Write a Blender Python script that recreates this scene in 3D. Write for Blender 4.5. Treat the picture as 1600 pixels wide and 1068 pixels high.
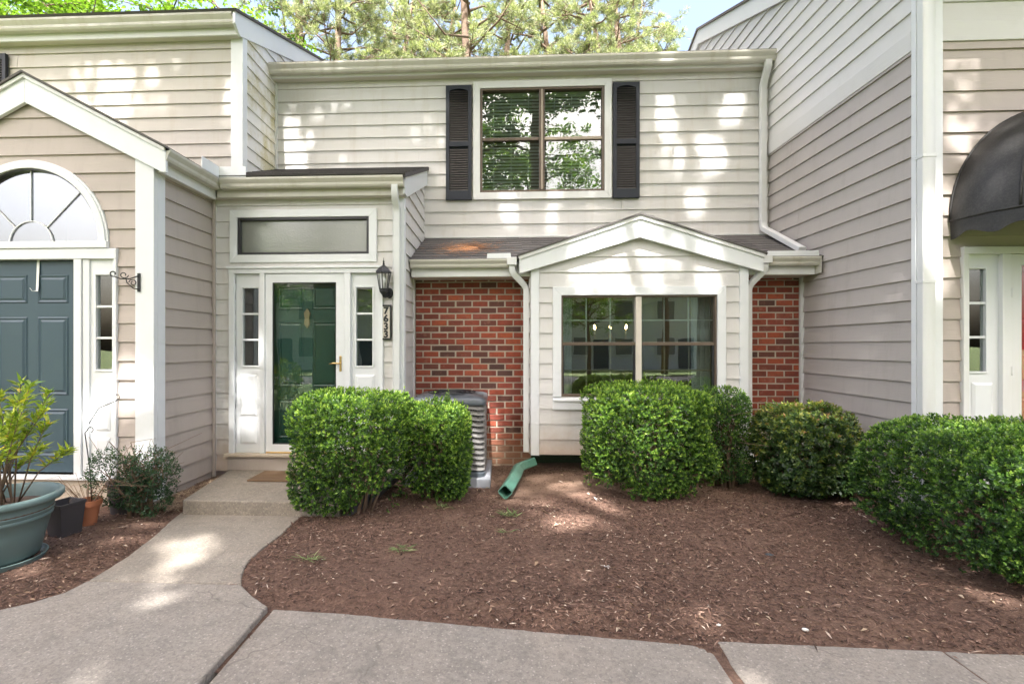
import bpy, bmesh, math, random
import numpy as np
from mathutils import Vector, Matrix
random.seed(7); RNG = np.random.default_rng(7)
SC = bpy.context.scene
for o in list(bpy.data.objects): bpy.data.objects.remove(o)
COL = SC.collection

# ------------------------------------------------------------------ camera, sky, sun, exposure
cam_d = bpy.data.cameras.new('camera'); cam = bpy.data.objects.new('camera', cam_d); COL.objects.link(cam)
cam.location = (0, 0, 1.57); cam.rotation_euler = (math.radians(90), 0, math.radians(2.6))
cam_d.sensor_fit = 'HORIZONTAL'; cam_d.sensor_width = 36.0; cam_d.lens = 36.0*750/1600
cam_d.shift_x = 48/1600; cam_d.shift_y = 7/1600
cam_d.clip_start = 0.05; cam_d.clip_end = 2000
SC.camera = cam
SUN_DIR = Vector((0.10, 1.0, -1.62)).normalized()
SUN_EL = math.asin(-SUN_DIR.z); SUN_AZ = math.atan2(-SUN_DIR.x, -SUN_DIR.y)
W = bpy.data.worlds.new('World'); SC.world = W; W.use_nodes = True
nt = W.node_tree; nt.nodes.clear()
sky = nt.nodes.new('ShaderNodeTexSky'); sky.sky_type = 'NISHITA'; sky.sun_disc = False
sky.sun_elevation = SUN_EL; sky.sun_rotation = SUN_AZ
sky.air_density = 0.85; sky.dust_density = 9.5; sky.ozone_density = 0.5
bg = nt.nodes.new('ShaderNodeBackground'); bg.inputs['Strength'].default_value = 0.15
wo = nt.nodes.new('ShaderNodeOutputWorld')
nt.links.new(sky.outputs[0], bg.inputs['Color']); nt.links.new(bg.outputs[0], wo.inputs['Surface'])
sun_d = bpy.data.lights.new('sun', 'SUN'); sun = bpy.data.objects.new('sun', sun_d); COL.objects.link(sun)
sun_d.energy = 3.6; sun_d.angle = math.radians(0.53); sun_d.color = (1.0, 0.975, 0.94)
sun.rotation_euler = SUN_DIR.to_track_quat('-Z', 'Y').to_euler(); sun.location = (0, -10, 30)
SC.view_settings.view_transform = 'Standard'; SC.view_settings.look = 'None'
SC.view_settings.exposure = 2.35; SC.view_settings.gamma = 1.0
SC.view_settings.use_curve_mapping = False
SC.render.engine = 'CYCLES'
SC.cycles.max_bounces = 8; SC.cycles.transparent_max_bounces = 24
SC.cycles.diffuse_bounces = 4; SC.cycles.glossy_bounces = 4
SC.cycles.use_denoising = True; SC.cycles.caustics_reflective = False; SC.cycles.caustics_refractive = False
SC.cycles.sample_clamp_indirect = 6.0

# ------------------------------------------------------------------ material helpers
def lin(r, g, b):
    f = lambda c: (c/255/12.92) if c/255 <= .04045 else ((c/255+.055)/1.055)**2.4
    return (f(r), f(g), f(b), 1)
def new_mat(name):
    m = bpy.data.materials.new(name); m.use_nodes = True
    n = m.node_tree.nodes; l = m.node_tree.links
    b = n['Principled BSDF']
    return m, n, l, b
def noise(n, l, scale, detail=4, rough=.55, vscale=None, coord='Object'):
    tc = n.new('ShaderNodeTexCoord'); src = tc.outputs[coord]
    if vscale:
        mp = n.new('ShaderNodeMapping'); mp.inputs['Scale'].default_value = vscale
        l.new(src, mp.inputs['Vector']); src = mp.outputs['Vector']
    t = n.new('ShaderNodeTexNoise'); t.inputs['Scale'].default_value = scale
    t.inputs['Detail'].default_value = detail; t.inputs['Roughness'].default_value = rough
    l.new(src, t.inputs['Vector'])
    return t.outputs['Fac']
def ramp(n, l, fac, stops):
    r = n.new('ShaderNodeValToRGB'); e = r.color_ramp.elements
    while len(e) < len(stops): e.new(.5)
    for x, (p, c) in zip(e, stops): x.position = p; x.color = c
    l.new(fac, r.inputs['Fac']); return r.outputs['Color']
def mix(n, l, fac, a, b, mode='MIX'):
    m = n.new('ShaderNodeMix'); m.data_type = 'RGBA'; m.blend_type = mode
    for s, v in ((m.inputs['Factor'], fac), (m.inputs[6], a), (m.inputs[7], b)):
        if isinstance(v, (int, float)): s.default_value = v
        elif isinstance(v, tuple): s.default_value = v
        else: l.new(v, s)
    return m.outputs[2]
def mrange(n, l, v, a, b, c, d):
    m = n.new('ShaderNodeMapRange'); l.new(v, m.inputs['Value'])
    for i, x in zip((1, 2, 3, 4), (a, b, c, d)): m.inputs[i].default_value = x
    return m.outputs[0]
def math_(n, l, op, a, b):
    m = n.new('ShaderNodeMath'); m.operation = op
    for i, v in enumerate((a, b)):
        if isinstance(v, (int, float)): m.inputs[i].default_value = v
        else: l.new(v, m.inputs[i])
    return m.outputs[0]
def bump(n, l, b, h, strength, dist):
    k = n.new('ShaderNodeBump'); k.inputs['Strength'].default_value = strength; k.inputs['Distance'].default_value = dist
    l.new(h, k.inputs['Height']); l.new(k.outputs['Normal'], b.inputs['Normal'])
def c4(c): return (c[0], c[1], c[2], 1)
def scale_c(c, k): return (c[0]*k, c[1]*k, c[2]*k, 1)

def paint(name, base, rough=.55, grain=0.0, dirt=None, dirt_amt=.5, vary=.05, streak=False, mud=None, mildew=False):
    m, n, l, b = new_mat(name)
    base = c4(base)
    oi = n.new('ShaderNodeObjectInfo')
    col = mix(n, l, oi.outputs['Random'], scale_c(base, 1-vary), scale_c(base, 1+vary))
    big = noise(n, l, 1.7, 5)
    col = mix(n, l, mrange(n, l, big, .3, .7, 0, .5), col, scale_c(base, .93))
    if dirt:
        d = noise(n, l, 3.0, 6, .65, (2.2, 2.2, .35) if streak else (1, 1, 1))
        col = mix(n, l, mrange(n, l, d, .52, .75, 0, dirt_amt), col, c4(dirt))
    if mildew:
        d = noise(n, l, 2.6, 5, .6, (1, 1, .7)); d2 = noise(n, l, 40, 3)
        f = math_(n, l, 'MULTIPLY', mrange(n, l, d, .47, .64, 0, .85), mrange(n, l, d2, .3, .6, .3, 1))
        col = mix(n, l, f, col, (.42, .36, .12, 1))
    if mud:
        geo = n.new('ShaderNodeNewGeometry'); sp = n.new('ShaderNodeSeparateXYZ'); l.new(geo.outputs['Position'], sp.inputs[0])
        d = noise(n, l, 6, 6, .7)
        h = math_(n, l, 'ADD', sp.outputs['Z'], math_(n, l, 'MULTIPLY', math_(n, l, 'SUBTRACT', d, .5), .5))
        col = mix(n, l, mrange(n, l, h, mud[0], mud[1], mud[2], 0), col, (.42, .29, .20, 1))
    l.new(col, b.inputs['Base Color'])
    b.inputs['Roughness'].default_value = rough
    if grain:
        g = noise(n, l, 5, 5, .6, (1.2, 1.2, 26))
        bump(n, l, b, g, grain, .004)
    return m

CREAM = (.64, .622, .605); TAUPE = (.445, .385, .345)
M = {}
M['cream'] = paint('cream_siding', CREAM, .6, .5, (.46, .40, .32), .38, .03, streak=True, mud=(.28, .62, .62))
M['mildew'] = paint('mildewed_siding', (.72, .70, .67), .6, .4, None, 0, .02, mildew=True)
M['upcream'] = paint('aged_cream_siding', (.53, .49, .445), .6, .45, (.40, .32, .21), .35, .03, streak=True)
M['taupe'] = paint('taupe_siding', TAUPE, .6, .5, (.31, .26, .225), .38, .04, streak=True)
M['taupe2'] = paint('grey_taupe_siding', (.43, .39, .365), .6, .5, (.29, .25, .225), .38, .04, streak=True)
M['upwhite'] = paint('white_siding', (.64, .625, .61), .6, .45, (.5, .47, .42), .2, .03)
M['trim'] = paint('white_trim', (.70, .70, .69), .45, .12, (.55, .5, .42), .22, .02, streak=True)
M['trimhi'] = paint('bright_white_trim', (.735, .75, .765), .38, 0, (.6, .57, .5), .12, .01, streak=True)
M['gutter'] = paint('aged_gutter', (.56, .535, .47), .4, 0, (.36, .31, .2), .5, .03, streak=True)
M['spout'] = paint('white_downspout', (.70, .705, .705), .35, 0, (.5, .46, .38), .25, .02, streak=True)
M['soffit'] = paint('soffit_paint', (.6, .56, .49), .7, .2)
M['concrete_sill'] = paint('concrete_base', (.52, .44, .35), .85, .3, (.35, .27, .2), .4)
M['bronze'] = paint('bronze_frame', (.115, .082, .06), .4, 0, (.3, .22, .15), .3)
M['tanframe'] = paint('faded_bronze_frame', (.42, .34, .27), .4, 0, (.25, .19, .14), .3)
M['darkframe'] = paint('black_frame', (.03, .03, .034), .4)
M['palebar'] = paint('pale_mullion', (.66, .60, .52), .4, 0, (.4, .32, .25), .4)
M['navy'] = paint('navy_shutter', (.010, .014, .024), .6, .15, (.06, .06, .07), .4)
M['louver'] = paint('shutter_louver', (.03, .026, .025), .5, 0, (.055, .05, .045), .4)
M['teal'] = paint('slate_teal_door', (.042, .074, .098), .38, .05, (.06, .1, .12), .4)
M['green'] = paint('green_door', (.016, .072, .05), .35, .05)
M['red'] = paint('red_door', (.55, .02, .03), .35)
M['black'] = paint('black_iron', (.012, .013, .015), .42, .1)
M['acgrey'] = paint('ac_metal', (.225, .215, .205), .5, 0, (.12, .10, .085), .5)
M['aclid'] = paint('ac_lid', (.085, .10, .115), .3, 0, (.2, .2, .2), .25)
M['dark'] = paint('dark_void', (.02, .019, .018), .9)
M['pad'] = paint('ac_pad', (.30, .31, .34), .8, .2)
M['pot'] = paint('teal_pot', (.125, .185, .18), .48, .05, (.16, .2, .2), .45, .03, streak=True)
M['terracotta'] = paint('terracotta', (.38, .135, .06), .8, .2, (.2, .1, .05), .4)
M['nursery'] = paint('nursery_pot', (.045, .04, .042), .55, 0, (.12, .09, .08), .4)
M['soilpot'] = paint('potting_soil', (.12, .07, .045), .95, .6)
M['pipe_green'] = paint('green_plastic', (.10, .25, .19), .45, .05, (.25, .34, .28), .5)
M['white_plastic'] = paint('white_plastic', (.8, .8, .78), .35)
M['bark'] = paint('bark', (.16, .115, .085), .95, .9, (.3, .22, .17), .6)
M['twig'] = paint('twig', (.17, .115, .075), .9, .3)
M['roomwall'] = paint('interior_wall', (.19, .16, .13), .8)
M['curtain'] = paint('curtain_cloth', (.75, .76, .78), .9, .1)
M['blindm'] = paint('blind_slat', (.50, .51, .50), .5)
M['asphalt'] = paint('asphalt', (.06, .06, .062), .9, .3, (.1, .1, .1), .4)
M['farwall'] = paint('far_siding', (.68, .66, .64), .7, .3)
M['farpane'] = paint('far_pane', (.16, .17, .18), .3)
M['farroof'] = paint('far_roof', (.09, .085, .08), .9, .3)
M['mat'] = paint('doormat', (.17, .105, .06), .95, .8, (.08, .05, .03), .7)
M['slate'] = paint('slate_chip', (.06, .065, .075), .7)
M['paper'] = paint('pale_scrap', (.75, .72, .68), .8)
def metal(name, c, r):
    m, n, l, b = new_mat(name); b.inputs['Base Color'].default_value = c4(c); b.inputs['Metallic'].default_value = 1
    b.inputs['Roughness'].default_value = r; return m
M['brass'] = metal('brass', (.75, .52, .22), .28); M['nickel'] = metal('nickel', (.55, .54, .52), .25)
M['oldbrass'] = metal('dull_brass', (.30, .24, .14), .45)
def emis(name, c, s):
    m, n, l, b = new_mat(name); b.inputs['Emission Color'].default_value = c4(c); b.inputs['Emission Strength'].default_value = s; return m
M['bulb'] = emis('lit_bulb', (1, .62, .28), 14)
def glass(name, ior, tint=(1, 1, 1), wav=.0):
    m, n, l, b = new_mat(name); n.remove(b)
    tr = n.new('ShaderNodeBsdfTransparent'); tr.inputs[0].default_value = c4(tint)
    gl = n.new('ShaderNodeBsdfGlossy'); gl.inputs['Roughness'].default_value = .0
    lw = n.new('ShaderNodeLayerWeight'); lw.inputs['Blend'].default_value = .5     # Schlick, the same from both sides of the sheet
    f5 = math_(n, l, 'POWER', lw.outputs['Facing'], 5.0); fr = math_(n, l, 'ADD', math_(n, l, 'MULTIPLY', f5, 1-ior), ior)
    mx = n.new('ShaderNodeMixShader'); l.new(fr, mx.inputs[0]); l.new(tr.outputs[0], mx.inputs[1]); l.new(gl.outputs[0], mx.inputs[2])
    if wav:
        h = noise(n, l, 1.6, 2)
        k = n.new('ShaderNodeBump'); k.inputs['Strength'].default_value = wav; k.inputs['Distance'].default_value = .02
        l.new(h, k.inputs['Height']); l.new(k.outputs[0], gl.inputs['Normal'])
    l.new(mx.outputs[0], n['Material Output'].inputs[0]); return m
M['glass'] = glass('window_glass', .13, (.86, .9, .88), .12)
M['glass_hi'] = glass('coated_glass', .32, (.75, .8, .82), .08)
M['glass_bay'] = glass('bay_glass', .20, (.72, .77, .75), .05)
M['glass_storm'] = glass('storm_glass', .10, (.93, .95, .94), .06)
M['glass_thin'] = glass('clear_glass', .03)
def frosted():
    m, n, l, b = new_mat('patterned_glass')
    b.inputs['Base Color'].default_value = (.17, .18, .15, 1); b.inputs['Roughness'].default_value = .16
    b.inputs['IOR'].default_value = 2.1
    tc = n.new('ShaderNodeTexCoord'); v = n.new('ShaderNodeTexVoronoi'); v.inputs['Scale'].default_value = 55
    l.new(tc.outputs['Object'], v.inputs['Vector']); bump(n, l, b, v.outputs['Distance'], .14, .004); return m
M['frost'] = frosted()

def brick_mat():
    m, n, l, b = new_mat('red_brick')
    oi = n.new('ShaderNodeObjectInfo')
    col = ramp(n, l, oi.outputs['Random'], [(0, lin(76, 54, 48)), (.10, lin(94, 58, 49)), (.22, lin(120, 62, 49)), (.45, lin(132, 62, 47)), (.75, lin(150, 70, 48)), (.92, lin(166, 82, 52)), (1, lin(140, 74, 60))])
    sp = noise(n, l, 22, 6, .7)
    col = mix(n, l, mrange(n, l, sp, .42, .75, 0, .55), col, lin(74, 44, 40))
    eff = noise(n, l, 9, 6, .75)
    col = mix(n, l, mrange(n, l, eff, .56, .74, 0, .65), col, lin(165, 118, 100))
    geo = n.new('ShaderNodeNewGeometry'); s = n.new('ShaderNodeSeparateXYZ'); l.new(geo.outputs['Position'], s.inputs[0])
    h = math_(n, l, 'ADD', s.outputs['Z'], math_(n, l, 'MULTIPLY', math_(n, l, 'SUBTRACT', eff, .5), .5))
    col = mix(n, l, mrange(n, l, h, .12, .52, .85, 0), col, lin(160, 122, 96))
    l.new(col, b.inputs['Base Color']); b.inputs['Roughness'].default_value = .85
    bump(n, l, b, sp, .6, .005); return m
M['brick'] = brick_mat()
M['mortar'] = paint('mortar', (.47, .41, .335), .95, .5, (.3, .24, .19), .5, 0, mud=(.15, .6, .6))

def concrete(name, base, warm):
    m, n, l, b = new_mat(name)
    big = noise(n, l, 1.1, 6, .65); fine = noise(n, l, 48, 6, .85); mid = noise(n, l, 5.5, 7, .75); sp = noise(n, l, 26, 5, .8)
    col = mix(n, l, mrange(n, l, big, .35, .65, 0, 1), c4(base), c4(warm))
    col = mix(n, l, mrange(n, l, mid, .46, .66, 0, .55), col, scale_c(base, .62))
    col = mix(n, l, mrange(n, l, fine, .46, .60, 0, .6), col, scale_c(base, .52))
    col = mix(n, l, mrange(n, l, sp, .56, .68, 0, .55), col, scale_c(warm, 1.5))
    v = n.new('ShaderNodeTexVoronoi'); v.inputs['Scale'].default_value = 38; tc = n.new('ShaderNodeTexCoord'); l.new(tc.outputs['Object'], v.inputs['Vector'])
    col = mix(n, l, mrange(n, l, v.outputs['Distance'], .10, .24, .6, 0), col, scale_c(base, 1.75))
    ck = n.new('ShaderNodeTexVoronoi'); ck.feature = 'DISTANCE_TO_EDGE'; ck.inputs['Scale'].default_value = .55
    dv = n.new('ShaderNodeVectorMath'); dv.operation = 'ADD'; nn_ = n.new('ShaderNodeTexNoise'); nn_.inputs['Scale'].default_value = 5; l.new(tc.outputs['Object'], nn_.inputs['Vector'])
    sc_ = n.new('ShaderNodeVectorMath'); sc_.operation = 'SCALE'; sc_.inputs['Scale'].default_value = .22; l.new(nn_.outputs['Color'], sc_.inputs[0]); l.new(tc.outputs['Object'], dv.inputs[0]); l.new(sc_.outputs[0], dv.inputs[1]); l.new(dv.outputs[0], ck.inputs['Vector'])
    col = mix(n, l, math_(n, l, 'MULTIPLY', mrange(n, l, ck.outputs['Distance'], .0, .004, .6, 0), mrange(n, l, big, .45, .6, 0, 1)), col, scale_c(base, .35))
    l.new(col, b.inputs['Base Color']); b.inputs['Roughness'].default_value = .9
    bump(n, l, b, math_(n, l, 'ADD', fine, math_(n, l, 'MULTIPLY', mid, 1.5)), .6, .008); return m
M['concrete'] = concrete('walk_concrete', (.272, .243, .213), (.305, .262, .222))
M['concrete_warm'] = concrete('tan_concrete', (.272, .241, .205), (.30, .252, .203))
def shingle_mat():
    m, n, l, b = new_mat('asphalt_shingle')
    oi = n.new('ShaderNodeObjectInfo')
    col = mix(n, l, oi.outputs['Random'], (.055, .05, .05, 1), (.115, .105, .10, 1))
    f = noise(n, l, 220, 2, .8); col = mix(n, l, mrange(n, l, f, .4, .7, 0, .6), col, (.16, .15, .145, 1))
    l.new(col, b.inputs['Base Color']); b.inputs['Roughness'].default_value = .92; bump(n, l, b, f, .5, .004); return m
M['shingle'] = shingle_mat()
def soil():
    m, n, l, b = new_mat('mulch_soil')
    f = noise(n, l, 46, 7, .82); g = noise(n, l, 1.6, 5, .6); h = noise(n, l, 22, 5, .7, (1, 1.6, 1))
    col = ramp(n, l, f, [(.25, (.055, .030, .020, 1)), (.5, (.15, .084, .058, 1)), (.72, (.28, .17, .12, 1))])
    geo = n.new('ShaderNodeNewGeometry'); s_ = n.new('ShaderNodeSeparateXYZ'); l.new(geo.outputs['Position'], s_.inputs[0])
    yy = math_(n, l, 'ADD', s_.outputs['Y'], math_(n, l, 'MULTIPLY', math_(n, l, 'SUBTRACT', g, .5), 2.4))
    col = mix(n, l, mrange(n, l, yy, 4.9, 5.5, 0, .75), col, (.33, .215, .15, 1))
    col = mix(n, l, mrange(n, l, g, .52, .72, 0, .6), col, (.24, .15, .105, 1))
    col = mix(n, l, mrange(n, l, h, .5, .75, 0, .5), col, (.05, .028, .02, 1))
    l.new(col, b.inputs['Base Color']); b.inputs['Roughness'].default_value = .95
    bump(n, l, b, math_(n, l, 'ADD', f, h), .9, .02); return m
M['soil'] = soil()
def grassm():
    m, n, l, b = new_mat('lawn_green'); f = noise(n, l, 30, 5, .7); g = noise(n, l, .6, 4)
    col = ramp(n, l, f, [(.3, (.035, .07, .015, 1)), (.7, (.13, .20, .05, 1))])
    col = mix(n, l, mrange(n, l, g, .4, .7, 0, .5), col, (.2, .19, .09, 1))
    l.new(col, b.inputs['Base Color']); b.inputs['Roughness'].default_value = .9; bump(n, l, b, f, .8, .04); return m
M['lawn'] = grassm()
def leaf(name, stops, rough=.38, trans=.3):
    m, n, l, b = new_mat(name); n.remove(b)
    at = n.new('ShaderNodeAttribute'); at.attribute_name = 'tone'
    col = ramp(n, l, at.outputs['Fac'], stops)
    d = n.new('ShaderNodeBsdfPrincipled'); l.new(col, d.inputs['Base Color']); d.inputs['Roughness'].default_value = rough
    t = n.new('ShaderNodeBsdfTranslucent'); l.new(mix(n, l, .5, col, (.35, .5, .06, 1), 'MULTIPLY'), t.inputs[0])
    t2 = mix(n, l, 1.0, col, (1.3, 1.5, .7, 1), 'MULTIPLY'); l.new(t2, t.inputs[0])
    mx = n.new('ShaderNodeMixShader'); mx.inputs[0].default_value = trans
    l.new(d.outputs[0], mx.inputs[1]); l.new(t.outputs[0], mx.inputs[2]); l.new(mx.outputs[0], n['Material Output'].inputs[0]); return m
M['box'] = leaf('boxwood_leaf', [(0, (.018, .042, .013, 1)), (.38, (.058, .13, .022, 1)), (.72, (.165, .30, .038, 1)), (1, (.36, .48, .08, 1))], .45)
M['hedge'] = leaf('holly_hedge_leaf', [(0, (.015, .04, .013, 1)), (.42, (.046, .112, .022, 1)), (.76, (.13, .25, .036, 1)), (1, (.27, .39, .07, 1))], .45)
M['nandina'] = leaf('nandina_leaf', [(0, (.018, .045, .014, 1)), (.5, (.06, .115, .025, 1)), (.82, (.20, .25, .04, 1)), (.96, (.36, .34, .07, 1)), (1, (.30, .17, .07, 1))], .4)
M['potleaf'] = leaf('yellow_green_leaf', [(0, (.12, .22, .03, 1)), (.5, (.32, .42, .05, 1)), (.85, (.60, .60, .08, 1)), (1, (.62, .38, .06, 1))])
M['shade_leaf'] = leaf('dark_small_leaf', [(0, (.015, .045, .018, 1)), (.6, (.04, .09, .035, 1)), (1, (.10, .17, .06, 1))])
M['needle'] = leaf('pine_needle', [(0, (.11, .14, .08, 1)), (.5, (.25, .275, .165, 1)), (1, (.42, .42, .27, 1))], .55, .35)
M['broad'] = leaf('tree_leaf', [(0, (.06, .12, .02, 1)), (.5, (.13, .22, .03, 1)), (1, (.25, .36, .06, 1))], .45, .4)
M['chip'] = leaf('bark_chip', [(0, (.022, .012, .009, 1)), (.45, (.125, .066, .046, 1)), (.78, (.235, .138, .10, 1)), (.94, (.37, .25, .185, 1)), (1, (.62, .50, .40, 1))], .9, .0)
M['dryleaf'] = leaf('dry_leaf', [(0, (.22, .13, .08, 1)), (.6, (.42, .30, .20, 1)), (1, (.6, .48, .36, 1))], .7, .1)
M['grassblade'] = leaf('grass_blade', [(0, (.08, .15, .04, 1)), (.7, (.2, .28, .1, 1)), (1, (.42, .42, .22, 1))], .6, .2)
def awn():
    m, n, l, b = new_mat('awning_canvas')
    f = noise(n, l, 60, 6, .8); g = noise(n, l, 2.2, 4, .6, (1.5, 1.5, .5))
    col = mix(n, l, mrange(n, l, f, .45, .75, 0, .6), (.012, .011, .0105, 1), (.06, .055, .052, 1))
    col = mix(n, l, mrange(n, l, g, .45, .7, 0, .5), col, (.065, .06, .056, 1))
    l.new(col, b.inputs['Base Color']); b.inputs['Roughness'].default_value = .55; bump(n, l, b, f, .25, .003); return m
M['awning'] = awn()

# ------------------------------------------------------------------ object helpers
WLOC = {}
def thing(name, loc, label, cat, group=None, rz=0, scale=1):
    o = bpy.data.objects.new(name, None); COL.objects.link(o); o.empty_display_size = .1
    o.location = loc; o.rotation_euler = (0, 0, rz); o.scale = (scale,)*3
    o['label'] = label; o['category'] = cat
    if group: o['group'] = group
    WLOC[o.name] = Vector(loc); return o
def link(name, me, mat, parent=None, local=False):
    o = bpy.data.objects.new(name, me); COL.objects.link(o)
    if mat and not me.materials: me.materials.append(mat)
    if parent is not None:
        o.parent = parent
        if not local: o.matrix_parent_inverse = Matrix.Translation(-WLOC.get(parent.name, Vector((0, 0, 0))))
    return o
def tag(o, label=None, cat=None, group=None, kind=None):
    for k, v in (('label', label), ('category', cat), ('group', group), ('kind', kind)):
        if v: o[k] = v
    return o

class MB:
    def __init__(s): s.v = []; s.f = []
    def add(s, vs, fs):
        k = len(s.v); s.v += [tuple(p) for p in vs]; s.f += [tuple(k+i for i in f) for f in fs]; return s
    def box(s, x0, x1, y0, y1, z0, z1):
        return s.add([(x, y, z) for z in (z0, z1) for y in (y0, y1) for x in (x0, x1)],
                     [(0, 2, 3, 1), (4, 5, 7, 6), (0, 1, 5, 4), (2, 6, 7, 3), (0, 4, 6, 2), (1, 3, 7, 5)])
    def prism(s, poly, ext):
        n = len(poly); e = Vector(ext); p = [Vector(q) for q in poly]
        return s.add([tuple(q) for q in p]+[tuple(q+e) for q in p],
                     [tuple(range(n)), tuple(range(2*n-1, n-1, -1))]+[(i, (i+1) % n, n+(i+1) % n, n+i) for i in range(n)])
    def loft(s, rings, caps=True, closed=True):
        n = len(rings[0]); fs = []
        for a in range(len(rings)-1):
            for i in range(n if closed else n-1):
                j = (i+1) % n; fs.append((a*n+i, a*n+j, (a+1)*n+j, (a+1)*n+i))
        if caps:
            fs.append(tuple(range(n-1, -1, -1))); fs.append(tuple((len(rings)-1)*n+i for i in range(n)))
        return s.add([p for r in rings for p in r], fs)
    def tube(s, pts, r, seg=8, rect=None, caps=True):
        pts = [Vector(p) for p in pts]; rings = []; m = len(pts)
        rs = r if isinstance(r, (list, tuple)) else [r]*m
        up = None
        for i, p in enumerate(pts):
            d = (pts[min(i+1, m-1)]-pts[max(i-1, 0)]).normalized()
            if up is None:
                up = Vector((1, 0, 0)) if rect else (Vector((0, 0, 1)) if abs(d.z) < .9 else Vector((1, 0, 0)))
            a = (up-d*up.dot(d))
            if a.length < 1e-4: a = Vector((0, 1, 0)); a = a-d*a.dot(d)
            a.normalize(); up = a; b = d.cross(a)
            if rect:
                w, h = rect; c = .18
                prof = [(w*x, h*y) for x, y in ((1, 1-c), (1-c, 1), (-1+c, 1), (-1, 1-c), (-1, -1+c), (-1+c, -1), (1-c, -1), (1, -1+c))]
                rings.append([tuple(p+a*x+b*y) for x, y in prof])
            else:
                rings.append([tuple(p+(a*math.cos(t)+b*math.sin(t))*rs[i]) for t in [2*math.pi*k/seg for k in range(seg)]])
        return s.loft(rings, caps)
    def lathe(s, prof, c, seg=40, closed_bottom=True):
        rings = [[(c[0]+r*math.cos(t), c[1]+r*math.sin(t), c[2]+z) for t in [2*math.pi*k/seg for k in range(seg)]] for r, z in prof]
        return s.loft(rings, closed_bottom)
    def mesh(s, name, smooth=False, recalc=True):
        me = bpy.data.meshes.new(name); me.from_pydata(s.v, [], s.f)
        if recalc:
            bm = bmesh.new(); bm.from_mesh(me); bmesh.ops.recalc_face_normals(bm, faces=bm.faces[:]); bm.to_mesh(me); bm.free()
        if smooth:
            me.shade_smooth()
        me.update(); return me
    def build(s, name, mat, parent=None, smooth=False, bevel=0, angle=None):
        o = link(name, s.mesh(name, smooth), M[mat] if isinstance(mat, str) else mat, parent)
        if smooth and angle:
            try: o.data.set_sharp_from_angle(angle=math.radians(angle))
            except Exception: pass
        if bevel:
            b = o.modifiers.new('bevel', 'BEVEL'); b.width = bevel; b.segments = 2; b.limit_method = 'ANGLE'; b.angle_limit = .6
        return o
def bx(name, mat, parent, x0, x1, y0, y1, z0, z1, bevel=.003):
    return MB().box(min(x0, x1), max(x0, x1), min(y0, y1), max(y0, y1), min(z0, z1), max(z0, z1)).build(name, mat, parent, bevel=bevel)
def np_mesh(name, V, F, tone=None):
    """V (n,3), F (m,k) uniform polygons."""
    me = bpy.data.meshes.new(name); V = np.asarray(V, np.float32); F = np.asarray(F, np.int32); k = F.shape[1]
    me.vertices.add(len(V)); me.vertices.foreach_set('co', V.ravel())
    me.loops.add(F.size); me.loops.foreach_set('vertex_index', F.ravel())
    me.polygons.add(len(F)); me.polygons.foreach_set('loop_start', np.arange(0, F.size, k, dtype=np.int32))
    me.update(calc_edges=True)
    if tone is not None:
        a = me.attributes.new('tone', 'FLOAT', 'POINT'); a.data.foreach_set('value', np.asarray(tone, np.float32))
    return me
def leaves(name, P, D, N, L, Wd, tone, fold=.12, curl=0.):
    """diamond-shaped leaves at P along D with face normal N"""
    D = D/np.maximum(np.linalg.norm(D, axis=1, keepdims=True), 1e-6)
    S = np.cross(D, N); S /= np.maximum(np.linalg.norm(S, axis=1, keepdims=True), 1e-6); N = np.cross(S, D)
    L = np.asarray(L)[:, None]; Wd = np.asarray(Wd)[:, None]
    mid = P+D*L*.48
    V = np.stack([P, mid+S*Wd*.5+N*Wd*fold, P+D*L-N*L*curl, mid-S*Wd*.5+N*Wd*fold], 1).reshape(-1, 3)
    F = np.arange(len(P)*4).reshape(-1, 4)
    return np_mesh(name, V, F, np.repeat(tone, 4))
def unit(n): 
    v = RNG.normal(size=(n, 3)); return v/np.linalg.norm(v, axis=1, keepdims=True)

# ------------------------------------------------------------------ siding
def clip(poly, a, b, c):            # keep a*s+b*z <= c
    out = []
    for i in range(len(poly)):
        p, q = poly[i], poly[(i+1) % len(poly)]
        dp, dq = a*p[0]+b*p[1]-c, a*q[0]+b*q[1]-c
        if dp <= 0: out.append(p)
        if (dp < 0 < dq) or (dq < 0 < dp):
            t = dp/(dp-dq); out.append((p[0]+(q[0]-p[0])*t, p[1]+(q[1]-p[1])*t))
    return out if len(out) >= 3 else []
def area(p): return abs(sum(p[i][0]*p[(i+1) % len(p)][1]-p[(i+1) % len(p)][0]*p[i][1] for i in range(len(p))))/2
class Frame:                        # s along the wall, z up, n outwards
    def __init__(s, kind, at): s.k = kind; s.at = at
    def p(s, a, z, n):
        if s.k == 'front': return (a, s.at-n, z)
        if s.k == 'right': return (s.at+n, a, z)      # faces +X
        return (s.at-n, a, z)                          # 'left': faces -X
def wall_pieces(outline, za, zb, holes):
    """convex pieces of outline between za and zb without the holes; a hole is (s0,s1,z0,z1) or a function z -> (s0,s1)"""
    cuts = {za, zb}
    for h in holes:
        if callable(h): cuts |= {za+(zb-za)*k/max(6, int((zb-za)/.025)) for k in range(max(6, int((zb-za)/.025)))}
        else: cuts |= {z for z in (h[2], h[3]) if za < z < zb}
    cuts = sorted(cuts); out = []
    for z0, z1 in zip(cuts, cuts[1:]):
        if z1-z0 < 1e-4: continue
        ps = [clip(clip(outline, 0, -1, -z0), 0, 1, z1)]
        for h in holes:
            zm = (z0+z1)/2
            iv = h(zm) if callable(h) else ((h[0], h[1]) if h[2] <= zm <= h[3] else None)
            if iv is None: continue
            nx = []
            for p in ps:
                if p:
                    nx += [clip(p, 1, 0, iv[0]), clip(p, -1, 0, -iv[1])]
            ps = nx
        out += [p for p in ps if p and area(p) > 1e-4]
    return out
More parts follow.
